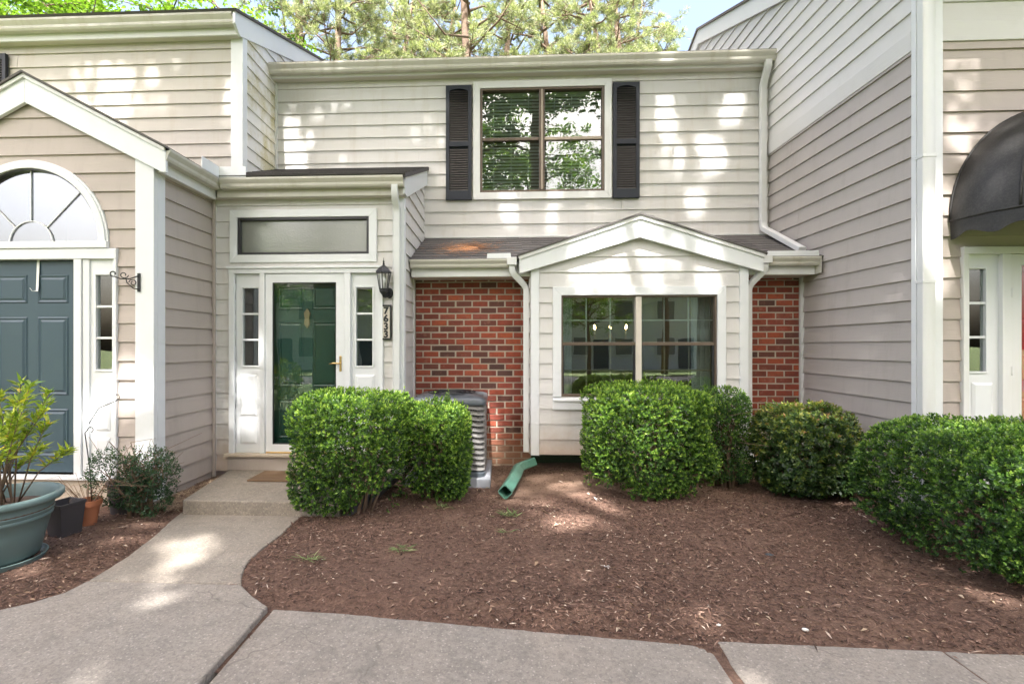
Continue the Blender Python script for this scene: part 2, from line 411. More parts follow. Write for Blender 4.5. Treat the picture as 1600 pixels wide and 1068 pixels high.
def siding(house, frame, outline, mat, holes=(), z0=0, e=.184, depth=.12, mats=None, split=None):
    zs = [p[1] for p in outline]; zmin, zmax = min(zs), max(zs)
    wb = MB()
    for p in wall_pieces(outline, zmin, zmax, holes):
        a = [frame.p(s, z, -.003) for s, z in p]; b = [frame.p(s, z, -depth) for s, z in p]; n = len(p)
        wb.add(a+b, [tuple(range(n)), tuple(range(2*n-1, n-1, -1))]+[(i, (i+1) % n, n+(i+1) % n, n+i) for i in range(n)])
    wall = wb.build('siding_wall', mat, house)
    k = 0; z = z0
    while z < zmax:
        if z+e > zmin:
            zb_, zt = max(z, zmin), min(z+e+.012, zmax)
            zb_ += random.uniform(-.0015, .0015)
            ps = wall_pieces(outline, zb_, zt, holes) if zt > zb_+.01 else []
            # pieces that touch sideways belong to one board; group by overlapping s-range
            groups = []
            for p in ps:
                lo, hi = min(q[0] for q in p), max(q[0] for q in p)
                hit = [g for g in groups if lo < g[1]-1e-4 and hi > g[0]+1e-4]
                for g in hit:
                    groups.remove(g); lo = min(lo, g[0]); hi = max(hi, g[1]); p = p
                groups.append([lo, hi, sum((g[2] for g in hit), [])+[p]])
            for lo, hi, pl in groups:
                segs = [pl]
                if split and hi-lo > split:
                    c = lo+random.choice((.28, .42, .55, .7))*(hi-lo)+random.uniform(-.1, .1)
                    if random.random() < .35: c = hi+1
                    segs = [[q for q in (clip(p, 1, 0, c-.0012) for p in pl) if q], [q for q in (clip(p, -1, 0, -c-.0012) for p in pl) if q]]
                for pc in segs:
                    mb = MB(); jn = random.uniform(-.0015, .0015)
                    for p in pc:
                        nf = lambda zz: .0225+jn+(.004-.0225)*(zz-zb_)/(e+.012)
                        a = [frame.p(s, zz, nf(zz)) for s, zz in p]; b = [frame.p(s, zz, -.001) for s, zz in p]; n = len(p)
                        mb.add(a+b, [tuple(range(n)), tuple(range(2*n-1, n-1, -1))]+[(i, (i+1) % n, n+(i+1) % n, n+i) for i in range(n)])
                    if mb.v:
                        mm = mat
                        if mats: mm = mats((zb_+zt)/2)
                        mb.build('siding_board', mm, wall)
        z += e; k += 1
    return wall

def gutter(house, axis, at, a0, a1, z0, z1, back, mat='gutter', name='gutter'):
    """K-style trough. axis 'x': runs along X with its front at Y=at; axis 'y': runs along Y, front at X=at facing +X"""
    h = z1-z0; d = back
    prof = [(d, 0), (.045*d/.12, 0), (.03, .18*h), (.028, .42*h), (.012, .62*h), (.0, .80*h), (.0, h), (.012, h), (.014, .86*h), (d, .86*h)]
    m = MB()
    if axis == 'x': m.prism([(a0, at+n, z0+z) for n, z in prof], (a1-a0, 0, 0))
    else: m.prism([(at-n, a0, z0+z) for n, z in prof], (0, a1-a0, 0))
    g = m.build(name, mat, house, bevel=.0015)
    return g
def shingles(house, p0, u, v, w, mat='shingle', name='shingled_roof', width=.31, expo=.14, skip=None, thick=.05):
    """roof slab with shingle tabs. p0 corner at the eave, u unit vec along eave * length, v vec up the slope"""
    p0, u, v = Vector(p0), Vector(u), Vector(v); U, V_ = u.normalized(), v.normalized(); n = U.cross(V_)
    if n.z < 0: n = -n
    base = MB().prism([p0, p0+u, p0+u+v, p0+v], tuple(-n*thick)).build(name, mat, house)
    Lu, Lv = u.length, v.length; r = 0; t = 0
    while t < Lv:
        off = -(r % 2)*width*.5-random.uniform(0, .06); s = off
        while s < Lu:
            a, b = max(s+.002, 0), min(s+width-.002, Lu)
            c, d = t-.012, min(t+expo+.03, Lv)
            if b-a > .03 and not (skip and skip(p0+U*(a+b)/2+V_*(t+.07))):
                q = [p0+U*a+V_*c+n*.011, p0+U*b+V_*c+n*.011, p0+U*b+V_*d+n*.002, p0+U*a+V_*d+n*.002]
                bt = [x-n*.009 for x in q[:2]]+[x-n*.001 for x in q[2:]]
                MB().add(q+bt, [(0, 1, 2, 3), (7, 6, 5, 4), (0, 4, 5, 1), (1, 5, 6, 2), (2, 6, 7, 3), (3, 7, 4, 0)]).build('shingle', mat, base)
            s += width
        t += expo; r += 1
    return base
def rake(house, y0, y1, pts_top, drop, mat='trim', cap=True):
    """raking board in the plane Y=y0..y1 below the line pts_top[0]->pts_top[1] (X,Z)"""
    (xa, za), (xb, zb) = pts_top
    return MB().prism([(xa, y0, za), (xb, y0, zb), (xb, y0, zb-drop), (xa, y0, za-drop)], (0, y1-y0, 0)).build('rake_board', mat, house, bevel=.004)
def downspout(house, pts, w=.035, d=.028, mat='spout', straps=(), name='downspout'):
    # rounded corners
    P = [Vector(p) for p in pts]; Q = [P[0]]
    for a, b, c in zip(P, P[1:], P[2:]):
        r = min(.06, (b-a).length*.45, (c-b).length*.45)
        s, e = b+(a-b).normalized()*r, b+(c-b).normalized()*r
        for t in (0, .25, .5, .75, 1): Q.append(s*(1-t)**2+b*2*t*(1-t)+e*t*t)
    Q.append(P[-1])
    o = MB().tube(Q, 0, rect=(w, d)).build(name, mat, house, smooth=True, angle=35)
    for z in straps:
        x, y = [(p.x, p.y) for p in P if True][-2] if False else (P[-1].x, P[-1].y)
        bx('strap', mat, o, x-w-.004, x+w+.004, y-d-.004, y+d+.012, z-.015, z+.015, .002)
    return o

# ------------------------------------------------------------------ ground, walk, lawn
def struct(o): o['kind'] = 'structure'; return o
struct(MB().add([(-300, -300, -.12), (300, -300, -.12), (300, 300, -.12), (-300, 300, -.12)], [(0, 1, 2, 3)]).build('ground', 'lawn'))
WALK_UP = [(-3.06, 4.44), (-2.90, 3.88), (-2.81, 3.48), (-2.785, 3.16), (-2.785, 3.105), (-1.73, 3.105), (-1.80, 3.24), (-1.86, 3.42), (-1.875, 3.62), (-1.855, 3.95), (-1.87, 4.2), (-1.86, 4.44)]
WALK_LO = [(-2.785, 3.095), (-2.80, 2.94), (-2.89, 2.82), (-3.02, 2.72), (-3.4, 2.60), (-4.2, 2.5), (-9, 2.45), (-9, 1.2), (-1.42, 1.2), (-1.42, 2.84), (-1.47, 2.875), (-1.57, 2.95), (-1.66, 3.03), (-1.73, 3.095)]
SLAB_A = [(-1.404, 2.875), (-1.0, 2.85), (-.32, 2.775), (.35, 2.70), (.80, 2.655), (1.02, 2.63), (1.07, 2.60), (1.115, 2.54), (1.12, 2.4), (1.128, 1.2), (-1.404, 1.2)]
SLAB_B = [(1.155, 2.655), (2.297, 2.625), (2.297, 1.2), (1.14, 1.2), (1.14, 2.4)]
SLAB_C = [(2.305, 2.625), (3.4, 2.60), (9, 2.5), (9, 1.2), (2.305, 1.2)]
walk = bpy.data.objects.new('walkway', None); COL.objects.link(walk); walk['kind'] = 'structure'; WLOC['walkway'] = Vector((0, 0, 0))
def slab(poly, zt, mat='concrete'):
    # jittered outline so the edges are not knife clean
    pts = []
    for i, (x, y) in enumerate(poly):
        x2, y2 = poly[(i+1) % len(poly)]; d = math.hypot(x2-x, y2-y); k = max(1, min(60, int(d/.06)))
        for j in range(k):
            t = j/k; a = .004 if j else 0
            pts.append((x+(x2-x)*t+random.uniform(-a, a), y+(y2-y)*t+random.uniform(-a, a)))
    return MB().prism([(x, y, zt) for x, y in pts], (0, 0, -.10)).build('concrete_slab', mat, walk, bevel=.010)
slab(WALK_UP, 0.0, 'concrete_warm'); slab(WALK_LO, 0.002); slab(SLAB_A, -.032); slab(SLAB_B, -.022); slab(SLAB_C, -.026)
def inside(poly, x, y):
    c = False
    for i in range(len(poly)):
        (x1, y1), (x2, y2) = poly[i], poly[i-1]
        if (y1 > y) != (y2 > y) and x < (x2-x1)*(y-y1)/(y2-y1)+x1: c = not c
    return c
POLYS = [WALK_UP, WALK_LO, SLAB_A, SLAB_B, SLAB_C, [(-3.0, 4.37), (-1.5, 4.37), (-1.5, 5.52), (-3.2, 5.52)]]
def poly_dist(poly, X, Y):
    d = np.full(X.shape, 1e9); ins = np.zeros(X.shape, bool)
    for i in range(len(poly)):
        (x1, y1), (x2, y2) = poly[i], poly[i-1]
        dx, dy = x2-x1, y2-y1; L2 = dx*dx+dy*dy+1e-12
        t = np.clip(((X-x1)*dx+(Y-y1)*dy)/L2, 0, 1)
        d = np.minimum(d, np.hypot(X-x1-t*dx, Y-y1-t*dy))
        c = ((y1 > Y) != (y2 > Y)) & (X < dx*(Y-y1)/(dy if abs(dy) > 1e-9 else 1e-9)+x1); ins ^= c
    return np.where(ins, -d, d)
def fbm(X, Y, seed, octs, s0):
    r = np.random.default_rng(seed); out = np.zeros(X.shape)
    for k in range(octs):
        f = s0*2**k
        for _ in range(5):
            a = r.uniform(0, 6.283); out += np.sin((X*math.cos(a)+Y*math.sin(a))*f*r.uniform(.7, 1.4)+r.uniform(0, 6.28))/5*.55**k
    return out
def mulch_h(X, Y):
    X = np.asarray(X, float); Y = np.asarray(Y, float)
    h = .012+.022*np.clip((Y-2.8)/3, 0, 1)+.013*fbm(X, Y, 3, 5, 2.6)
    for k, p in enumerate(POLYS):
        d = poly_dist(p, X, Y); low = (-.012, -.012, -.035, -.028, -.03, .0)[k]
        w = np.clip((d+.0)/.22, 0, 1); w = w*w*(3-2*w)
        h = np.where(d < .22, low+(h-low)*w, h); h = np.where(d < -.03, -.09, h)
    return h
gx = np.arange(-7.0, 5.2, .03); gy = np.arange(2.3, 6.4, .03)
GX, GY = np.meshgrid(gx, gy); GZ = mulch_h(GX, GY)
nxg, nyg = len(gx), len(gy); idx = np.arange(nxg*nyg).reshape(nyg, nxg)
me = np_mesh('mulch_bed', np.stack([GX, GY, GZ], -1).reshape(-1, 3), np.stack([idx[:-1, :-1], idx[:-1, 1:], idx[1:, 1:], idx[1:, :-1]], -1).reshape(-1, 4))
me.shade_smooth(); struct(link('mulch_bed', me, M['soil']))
# the other side of the walk, seen only in the window panes: lawn strip, kerb, parking court
struct(MB().box(-60, 60, -9.2, 1.19, -.3, -.05).build('lawn', 'lawn'))
struct(MB().box(-60, 60, -9.35, -9.2, -.3, -.04).build('kerb', 'concrete'))
struct(MB().box(-60, 60, -15.5, -9.35, -.3, -.115).build('parking_court', 'asphalt'))

# stoop
st = MB().prism([(-3.0, 4.36, .135), (-1.5, 4.36, .135), (-1.5, 5.50, .135), (-3.22, 5.50, .135), (-3.16, 5.30, .135)], (0, 0, -.22)).build('stoop', 'concrete_warm', bevel=.014)
struct(st)

# ------------------------------------------------------------------ centre townhouse
C = thing('townhouse', (0.2, 7, 0), 'cream sided townhouse with red brick panels and small gabled bay, in the middle', 'townhouse', 'townhouses of the row')
def casing(house, frame_y, x0, x1, z0, z1, w, parent, mat='trim', proud=.045, bottom=True, back=.02):
    """picture-frame casing with mitred corners in the plane of a front wall; inner opening x0..x1,z0..z1; each side is a piece"""
    y0, y1 = frame_y-proud, frame_y+back
    quads = [[(x0-w, z1+w), (x1+w, z1+w), (x1, z1), (x0, z1)], [(x0-w, z0-w), (x0-w, z1+w), (x0, z1), (x0, z0)],
             [(x1+w, z0-w), (x1, z0), (x1, z1), (x1+w, z1+w)], [(x0-w, z0-w), (x0, z0), (x1, z0), (x1+w, z0-w)]]
    for q in quads[:4 if bottom else 3]:
        if not bottom: q = [(x, z0 if z < z0 else z) for x, z in q]
        MB().prism([(x, y0, z) for x, z in q], (0, y1-y0, 0)).build('casing', mat, parent, bevel=.003)
def room(house, x0, x1, y0, y1, z0, z1, ox0, ox1, oz0, oz1, mat='roomwall', name='room_lining'):
    """closed box with its front open at ox/oz"""
    t = .05; m = MB()
    m.box(x0-t, x1+t, y1, y1+t, z0-t, z1+t); m.box(x0-t, x0, y0, y1, z0, z1); m.box(x1, x1+t, y0, y1, z0, z1)
    m.box(x0-t, x1+t, y0, y1, z0-t, z0); m.box(x0-t, x1+t, y0, y1, z1, z1+t)
    m.box(x0, ox0, y0, y0+.02, z0, z1); m.box(ox1, x1, y0, y0+.02, z0, z1); m.box(ox0, ox1, y0, y0+.02, z0, oz0); m.box(ox0, ox1, y0, y0+.02, oz1, z1)
    return m.build(name, mat, house)

# upper wall
UW = (-.335, 1.455, 3.80, 5.31)
main_poly = [(-3.40, 3.08), (3.76, 3.08), (3.76, 5.60), (-3.40, 5.60)]
siding(C, Frame('front', 7.0), main_poly, 'cream', [UW], z0=3.165-.184, e=.1845, split=2.4)
MB().box(-3.38, -3.345, 6.965, 7.0, 4.2, 5.48).build('corner_bead', 'trim', C)
MB().box(3.725, 3.758, 6.965, 7.0, 3.17, 5.48).build('corner_bead', 'trim', C)
# upper window
win = MB()
x0, x1, z0, z1 = UW
for b in ((x0, x0+.035, z0, z1), (x1-.035, x1, z0, z1), (x0+.035, x1-.035, z0, z0+.035), (x0+.035, x1-.035, z1-.03, z1)):
    win.box(b[0], b[1], 6.965, 7.06, b[2], b[3])
w = win.build('window', 'bronze', C, bevel=.003)
xm = .5*(x0+x1); zm = 4.575
MB().box(xm-.038, xm+.038, 6.955, 7.05, z0+.035, z1-.03).build('mullion', 'bronze', w, bevel=.004)
MB().box(xm-.012, xm+.012, 6.948, 6.955, z0+.036, z1-.031).build('mullion_cover', 'tanframe', w, bevel=.002)
for a, b in ((x0+.035, xm-.038), (xm+.038, x1-.035)):
    MB().box(a, b, 6.975, 7.045, zm-.022, zm+.022).build('meeting_rail', 'tanframe' if a > 0 else 'bronze', w, bevel=.004)
    bx('pane', 'glass', w, a, b, 7.012, 7.016, zm+.022, z1-.03, 0); bx('pane', 'glass', w, a, b, 7.004, 7.008, z0+.035, zm-.022, 0)
casing(C, 6.985, x0, x1, z0, z1, .10, w, 'trim', .035, back=.015)
room(C, -1.2, 2.4, 7.125, 9.5, 3.3, 5.5, x0, x1, z0, z1)
bl = thing('window_blind', (xm, 7.09, z0), 'grey slatted blind hanging inside the upstairs window with black shutters', 'blind')
for a, b in ((x0+.03, xm-.02), (xm+.02, x1-.03)):
    m = MB(); z = z0+.03
    while z < z1-.06:
        m.add([(a, 7.104, z), (b, 7.104, z), (b, 7.082, z+.024), (a, 7.082, z+.024)], [(0, 1, 2, 3)]); z += .050
    tag(m.build('slats', 'blindm', bl), kind='stuff')
    MB().box(a, b, 7.07, 7.115, z1-.06, z1-.025).build('head_rail', 'blindm', bl)
    for t in (.2, .5, .8):
        MB().box(a+(b-a)*t-.004, a+(b-a)*t+.004, 7.071, 7.074, z0+.03, z1-.05).build('ladder_tape', 'blindm', bl)
def shutter(house, x0, x1, z0, z1, yw, label=None):
    m = MB(); yf = yw-.045; s = .05; zc = z0+(z1-z0)*.487
    m.box(x0, x0+s, yf, yw, z0, z1); m.box(x1-s, x1, yf, yw, z0, z1)
    m.box(x0+s, x1-s, yf, yw, z0, z0+.13); m.box(x0+s, x1-s, yf, yw, zc-.035, zc+.035)
    n = 12; arc = [(x0+s, z1), (x1-s, z1)]+[(x1-s-(x1-x0-2*s)*k/n, z1-.085+.035*math.sin(math.pi*k/n)**.8) for k in range(n+1)]
    m.prism([(a, yf, b) for a, b in arc], (0, yw-yf, 0))
    o = m.build('shutter', 'navy', house, bevel=.003)
    MB().box(x0+s, x1-s, yw-.006, yw-.001, z0+.13, z1-.05).build('backing', 'navy', o)
    for a, b in ((z0+.135, zc-.04), (zc+.04, z1-.055)):
        q = MB(); z = a; 
        while z < b-.02:
            q.add([(x0+s, yf+.006, z), (x1-s, yf+.006, z), (x1-s, yf+.012, z+.012), (x0+s, yf+.012, z+.012), (x0+s, yw-.01, z+.036), (x1-s, yw-.01, z+.036)], [(0, 1, 2, 3), (3, 2, 5, 4)]); z += .034
        tag(q.build('louvers', 'louver', o), kind='stuff')
    return o
shutter(C, -.83, -.455, 3.695, 5.35, 6.975); shutter(C, 1.572, 1.945, 3.69, 5.34, 6.975)
# main eave
gutter(C, 'x', 6.74, -3.40, 3.755, 5.505, 5.640, .115)
MB().box(-3.37, 3.755, 6.855, 6.885, 5.475, 5.640).build('fascia', 'trim', C, bevel=.003)
MB().box(-3.37, 3.755, 6.885, 6.999, 5.476, 5.49).build('soffit', 'soffit', C)
MB().prism([(-3.39, 6.76, 5.655), (-3.39, 11.2, 7.35), (-3.39, 15.6, 5.66), (-3.39, 15.6, 5.60), (-3.39, 11.2, 7.28), (-3.39, 6.80, 5.61)], (7.15, 0, 0)).build('main_roof', 'shingle', C)
MB().box(-3.40, 3.76, 15.2, 15.3, 0, 5.65).build('rear_wall', 'cream', C)

# entry wall (projects from the main wall) with transom, door and sidelights
EY = 5.52
DO = (-3.14, -1.44, .30, 2.42)     # door + sidelights rough opening
TR = (-3.11, -1.55, 2.64, 3.075)
e_poly = [(-3.41, .10), (-1.165, .10), (-1.165, 3.42), (-3.41, 3.42)]
siding(C, Frame('front', EY), e_poly, 'cream', [DO, TR, (-3.22, -1.44, .10, .30)], z0=.115, e=.1825)
bx('corner_board', 'trimhi', C, -1.275, -1.139, EY-.030, EY+.02, .10, 3.30, .004)
bx('corner_board', 'trimhi', C, -1.165, -1.138, EY+.02, EY+.075, .10, 3.36, .004)
MB().box(-3.405, -3.375, EY-.035, EY, .12, 3.29).build('corner_bead', 'trim', C)
side_poly = [(5.53, .06), (6.999, .06), (6.999, 4.14), (5.53, 3.45)]
siding(C, Frame('right', -1.165), side_poly, 'cream', [], z0=.10, e=.1835, depth=.08)
# transom
tw = MB()
for b in ((TR[0], TR[0]+.03, TR[2], TR[3]), (TR[1]-.03, TR[1], TR[2], TR[3]), (TR[0]+.03, TR[1]-.03, TR[2], TR[2]+.03), (TR[0]+.03, TR[1]-.03, TR[3]-.03, TR[3])):
    tw.box(b[0], b[1], EY-.03, EY+.05, b[2], b[3])
t = tw.build('transom_window', 'darkframe', C, bevel=.003)
bx('pane', 'frost', t, TR[0]+.03, TR[1]-.03, EY+.012, EY+.018, TR[2]+.03, TR[3]-.03, 0)
casing(C, EY-.012, *TR[:2], *TR[2:], .09, t, 'trimhi', .03, back=.012)
# door surround: head trim, sill, posts
ds = MB().box(-3.21, -1.385, EY-.055, EY+.02, 2.42, 2.475).build('door_head', 'trimhi', C, bevel=.004)
MB().box(-3.225, -1.37, EY-.075, EY+.02, 2.475, 2.50).build('head_cap', 'trimhi', ds, bevel=.004)
for a, b in ((-3.205, -3.14), (-2.835, -2.775), (-1.835, -1.765), (-1.44, -1.385)):
    MB().box(a, b, EY-.052, EY+.03, .325, 2.42).build('door_post', 'trimhi', ds, bevel=.004)
MB().box(-3.235, -1.37, EY-.11, EY+.03, .295, .325).build('sill', 'concrete_sill', ds, bevel=.004)
bx('step_riser', 'taupe', C, -3.215, -1.385, EY-.06, EY+.02, .125, .295, .006)
def sidelight(house, x0, x1, z0, z1, y, gx0, gx1, gz0, gz1, group=None):
    """panelled sidelight with three lights over a raised panel"""
    m = MB(); m.box(x0, gx0, y, y+.04, z0, z1); m.box(gx1, x1, y, y+.04, z0, z1)
    m.box(gx0, gx1, y, y+.04, z0, gz0); m.box(gx0, gx1, y, y+.04, gz1, z1)
    o = m.build('sidelight', 'trimhi', house)
    f = .018
    for b in ((gx0-f, gx0, gz0-f, gz1+f), (gx1, gx1+f, gz0-f, gz1+f), (gx0, gx1, gz0-f, gz0), (gx0, gx1, gz1, gz1+f)):
        MB().box(b[0], b[1], y-.014, y, b[2], b[3]).build('glazing_bead', 'trimhi', o, bevel=.003)
    h = (gz1-gz0)/3
    for k in range(3): bx('pane', 'glass', o, gx0, gx1, y+.015, y+.018, gz0+h*k, gz0+h*(k+1), 0)
    for k in (1, 2): MB().box(gx0, gx1, y-.006, y+.012, gz0+h*k-.011, gz0+h*k+.011).build('muntin', 'trimhi', o, bevel=.002)
    a, b = x0+.05, x1-.05
    for za, zb in ((z0+.10, z0+(gz0-z0)*.36), (z0+(gz0-z0)*.42, gz0-.10)):
        MB().add([(a, y-.002, za), (b, y-.002, za), (b, y-.002, zb), (a, y-.002, zb), (a+.025, y-.014, za+.025), (b-.025, y-.014, za+.025), (b-.025, y-.014, zb-.025), (a+.025, y-.014, zb-.025)],
                 [(4, 5, 6, 7), (0, 1, 5, 4), (1, 2, 6, 5), (2, 3, 7, 6), (3, 0, 4, 7)]).build('raised_panel', 'trimhi', o)
    return o
sidelight(C, -3.14, -2.835, .325, 2.42, EY-.005, -3.055, -2.865, 1.345, 2.255)
sidelight(C, -1.765, -1.44, .325, 2.42, EY-.005, -1.705, -1.515, 1.345, 2.255)
def six_panel_door(house, x0, x1, z0, z1, y, mat, name='entry_door'):
    d = MB().box(x0, x1, y, y+.045, z0, z1).build(name, mat, house, bevel=.003)
    W_, H_ = x1-x0, z1-z0; cols = ((.115, .445), (.555, .885)); rows = ((.075, .30), (.365, .735), (.80, .935)) 
    for r0, r1 in rows:
        for c0, c1 in cols:
            a, b, za, zb = x0+W_*c0, x0+W_*c1, z0+H_*r0, z0+H_*r1; i = .03
            MB().add([(a, y-.001, za), (b, y-.001, za), (b, y-.001, zb), (a, y-.001, zb),
                      (a+.012, y-.009, za+.012), (b-.012, y-.009, za+.012), (b-.012, y-.009, zb-.012), (a+.012, y-.009, zb-.012),
                      (a+i, y-.002, za+i), (b-i, y-.002, za+i), (b-i, y-.002, zb-i), (a+i, y-.002, zb-i),
                      (a+i+.02, y-.010, za+i+.02), (b-i-.02, y-.010, za+i+.02), (b-i-.02, y-.010, zb-i-.02), (a+i+.02, y-.010, zb-i-.02)],
                     [(0+k, (k+1) % 4, 4+(k+1) % 4, 4+k) for k in range(4)]+[(4+k, 4+(k+1) % 4, 8+(k+1) % 4, 8+k) for k in range(4)]
                     + [(8+k, 8+(k+1) % 4, 12+(k+1) % 4, 12+k) for k in range(4)]+[(12, 13, 14, 15)]).build('raised_panel', mat, d)
    return d
d = six_panel_door(C, -2.775, -1.835, .33, 2.42, EY+.055, 'green')
k = MB().prism([(-2.305+a, EY+.045, 1.90+b) for a, b in ((0, -.12), (.035, -.07), (.028, .0), (.04, .06), (0, .12), (-.04, .06), (-.028, 0), (-.035, -.07))], (0, -.02, 0)).build('door_knocker', 'oldbrass', d, bevel=.006)
# storm door: white frame, one full pane, brass lever
sx0, sx1, sz0, sz1 = -2.772, -1.838, .335, 2.415; gx0, gx1, gz0, gz1 = -2.69, -1.935, .43, 2.315
sm = MB()
for b in ((sx0, gx0, sz0, sz1), (gx1, sx1, sz0, sz1), (gx0, gx1, sz0, gz0), (gx0, gx1, gz1, sz1)): sm.box(b[0], b[1], EY-.035, EY+.0, b[2], b[3])
sd = sm.build('storm_door', 'trimhi', C)
for b in ((gx0, gx0+.01, gz0, gz1), (gx1-.01, gx1, gz0, gz1), (gx0+.01, gx1-.01, gz0, gz0+.01), (gx0+.01, gx1-.01, gz1-.01, gz1)):
    MB().box(b[0], b[1], EY-.028, EY-.012, b[2], b[3]).build('glazing_gasket', 'darkframe', sd)
bx('pane', 'glass_storm', sd, gx0+.01, gx1-.01, EY-.018, EY-.014, gz0+.01, gz1-.01, 0)
bx('kick_trim', 'brass', sd, sx0+.01, sx1-.01, EY-.042, EY-.034, .326, .345, .002)
hd = MB().box(-1.895, -1.868, EY-.045, EY-.036, 1.28, 1.46).build('handle', 'brass', sd, bevel=.006)
MB().tube([(-1.882, EY-.04, 1.375), (-1.882, EY-.075, 1.375), (-1.90, EY-.083, 1.375), (-1.95, EY-.083, 1.378), (-2.0, EY-.082, 1.368)], [.008, .008, .009, .0085, .007], 10).build('handle', 'brass', sd, smooth=True)
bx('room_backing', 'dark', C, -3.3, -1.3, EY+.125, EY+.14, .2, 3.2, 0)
# entry eave and shed roof
gutter(C, 'x', 5.28, -3.215, -1.115, 3.365, 3.475, .115)
MB().box(-3.30, -1.13, 5.395, 5.42, 3.285, 3.47).build('fascia', 'gutter', C, bevel=.003)
MB().box(-3.40, -1.13, 5.42, EY-.001, 3.286, 3.30).build('soffit', 'soffit', C)
shingles(C, (-3.385, 5.29, 3.49), (2.30, 0, 0), (0, 1.70, .70), 1, thick=.04)
MB().prism([(-1.135, 5.395, 3.485), (-1.135, 6.985, 4.14), (-1.135, 6.985, 3.93), (-1.135, 5.52, 3.30), (-1.135, 5.395, 3.30)], (.028, 0, 0)).build('rake_board', 'trimhi', C, bevel=.003)
downspout(C, [(-1.215, 5.335, 3.38), (-1.215, 5.335, 3.27), (-1.215, 5.455, 3.14), (-1.215, 5.455, .16)], .036, .03, 'spout')

# brick panels: mortar wall with single bricks
BRY = 6.2
brick_meshes = {}
def brick_panel(x0, x1, z0, z1, zvis):
    wall = MB().box(x0, x1, BRY+.006, BRY+.16, z0-.1, z1).build('brick_wall', 'mortar', C)
    ch, L, g, hh = .0812, .1995, .0135, .0680
    r = 0; z = z0
    while z+hh < z1:
        x = x0-(r % 2)*(L+g)/2-.03*0
        while x < x1:
            a, b = max(x, x0+.003), min(x+L, x1-.003)
            if b-a > .03 and z+hh > zvis:
                dz = random.uniform(-.002, .002); dy = random.uniform(-.002, .003); i = .0035
                y = BRY-.004+dy; zz0, zz1 = z+dz, z+hh+dz+random.uniform(-.003, .001)
                ja, jb = a+random.uniform(0, .004), b-random.uniform(0, .004)
                v = [(ja, y+.012, zz0), (jb, y+.012, zz0), (jb, y+.012, zz1), (ja, y+.012, zz1),
                     (ja+i, y, zz0+i), (jb-i, y, zz0+i), (jb-i, y, zz1-i), (ja+i, y, zz1-i)]
                MB().add(v, [(4, 5, 6, 7), (0, 1, 5, 4), (1, 2, 6, 5), (2, 3, 7, 6), (3, 0, 4, 7), (3, 2, 1, 0)]).build('brick', 'brick', wall)
            x += L+g
        z += ch; r += 1
    return wall
brick_panel(-1.140, .36, .055, 2.56, .05)
brick_panel(2.90, 3.715, .055, 2.56, .70)
bx('corner_bead', 'trim', C, -1.163, -1.137, 6.12, 6.17, .06, 2.5, .002)
bx('corner_bead', 'trim', C, 3.712, 3.757, 6.165, 6.205, .1, 2.45, .002)
# lower shed roof + gutter + fascia either side of the bay
def under_gable(p): return .25 < p.x < 2.95 and (p.z < 3.17-.34*abs(p.x-1.6))
shingles(C, (-1.135, 5.80, 2.625), (1.385, 0, 0), (0, 1.185, .525), 1, thick=.03, skip=under_gable)
shingles(C, (2.99, 5.80, 2.625), (.765, 0, 0), (0, 1.185, .525), 1, thick=.03, skip=under_gable)
shingles(C, (.25, 5.97, 2.7003), (2.74, 0, 0), (0, 1.015, .4497), 1, thick=.03, skip=under_gable)
bx('flashing', 'trim', C, -1.13, 3.74, 6.955, 6.979, 3.145, 3.172, .003)
gutter(C, 'x', 5.765, -1.13, .155, 2.525, 2.622, .11); gutter(C, 'x', 5.765, 3.04, 3.705, 2.525, 2.622, .11)
for a, b in ((-1.13, .33), (2.91, 3.70)):
    bx('fascia', 'trim', C, a, b, 5.876, 5.90, 2.425, 2.60, .003)
    bx('soffit', 'soffit', C, a, b, 5.901, 6.203, 2.427, 2.44, .0)
# splash guards standing on the gutters
for a, b, y in ((-.20, .10, 5.79), (3.10, 3.70, 5.79)):
    MB().prism([(a, y, 2.60), (b, y, 2.60), (b-.01, y, 2.695), (a+.01, y+.0, 2.690)], (0, .012, 0)).build('splash_guard', 'trimhi', C, bevel=.003)
MB().box(3.705, 3.712, 5.77, 5.90, 2.43, 2.62).build('gutter_end', 'gutter', C)

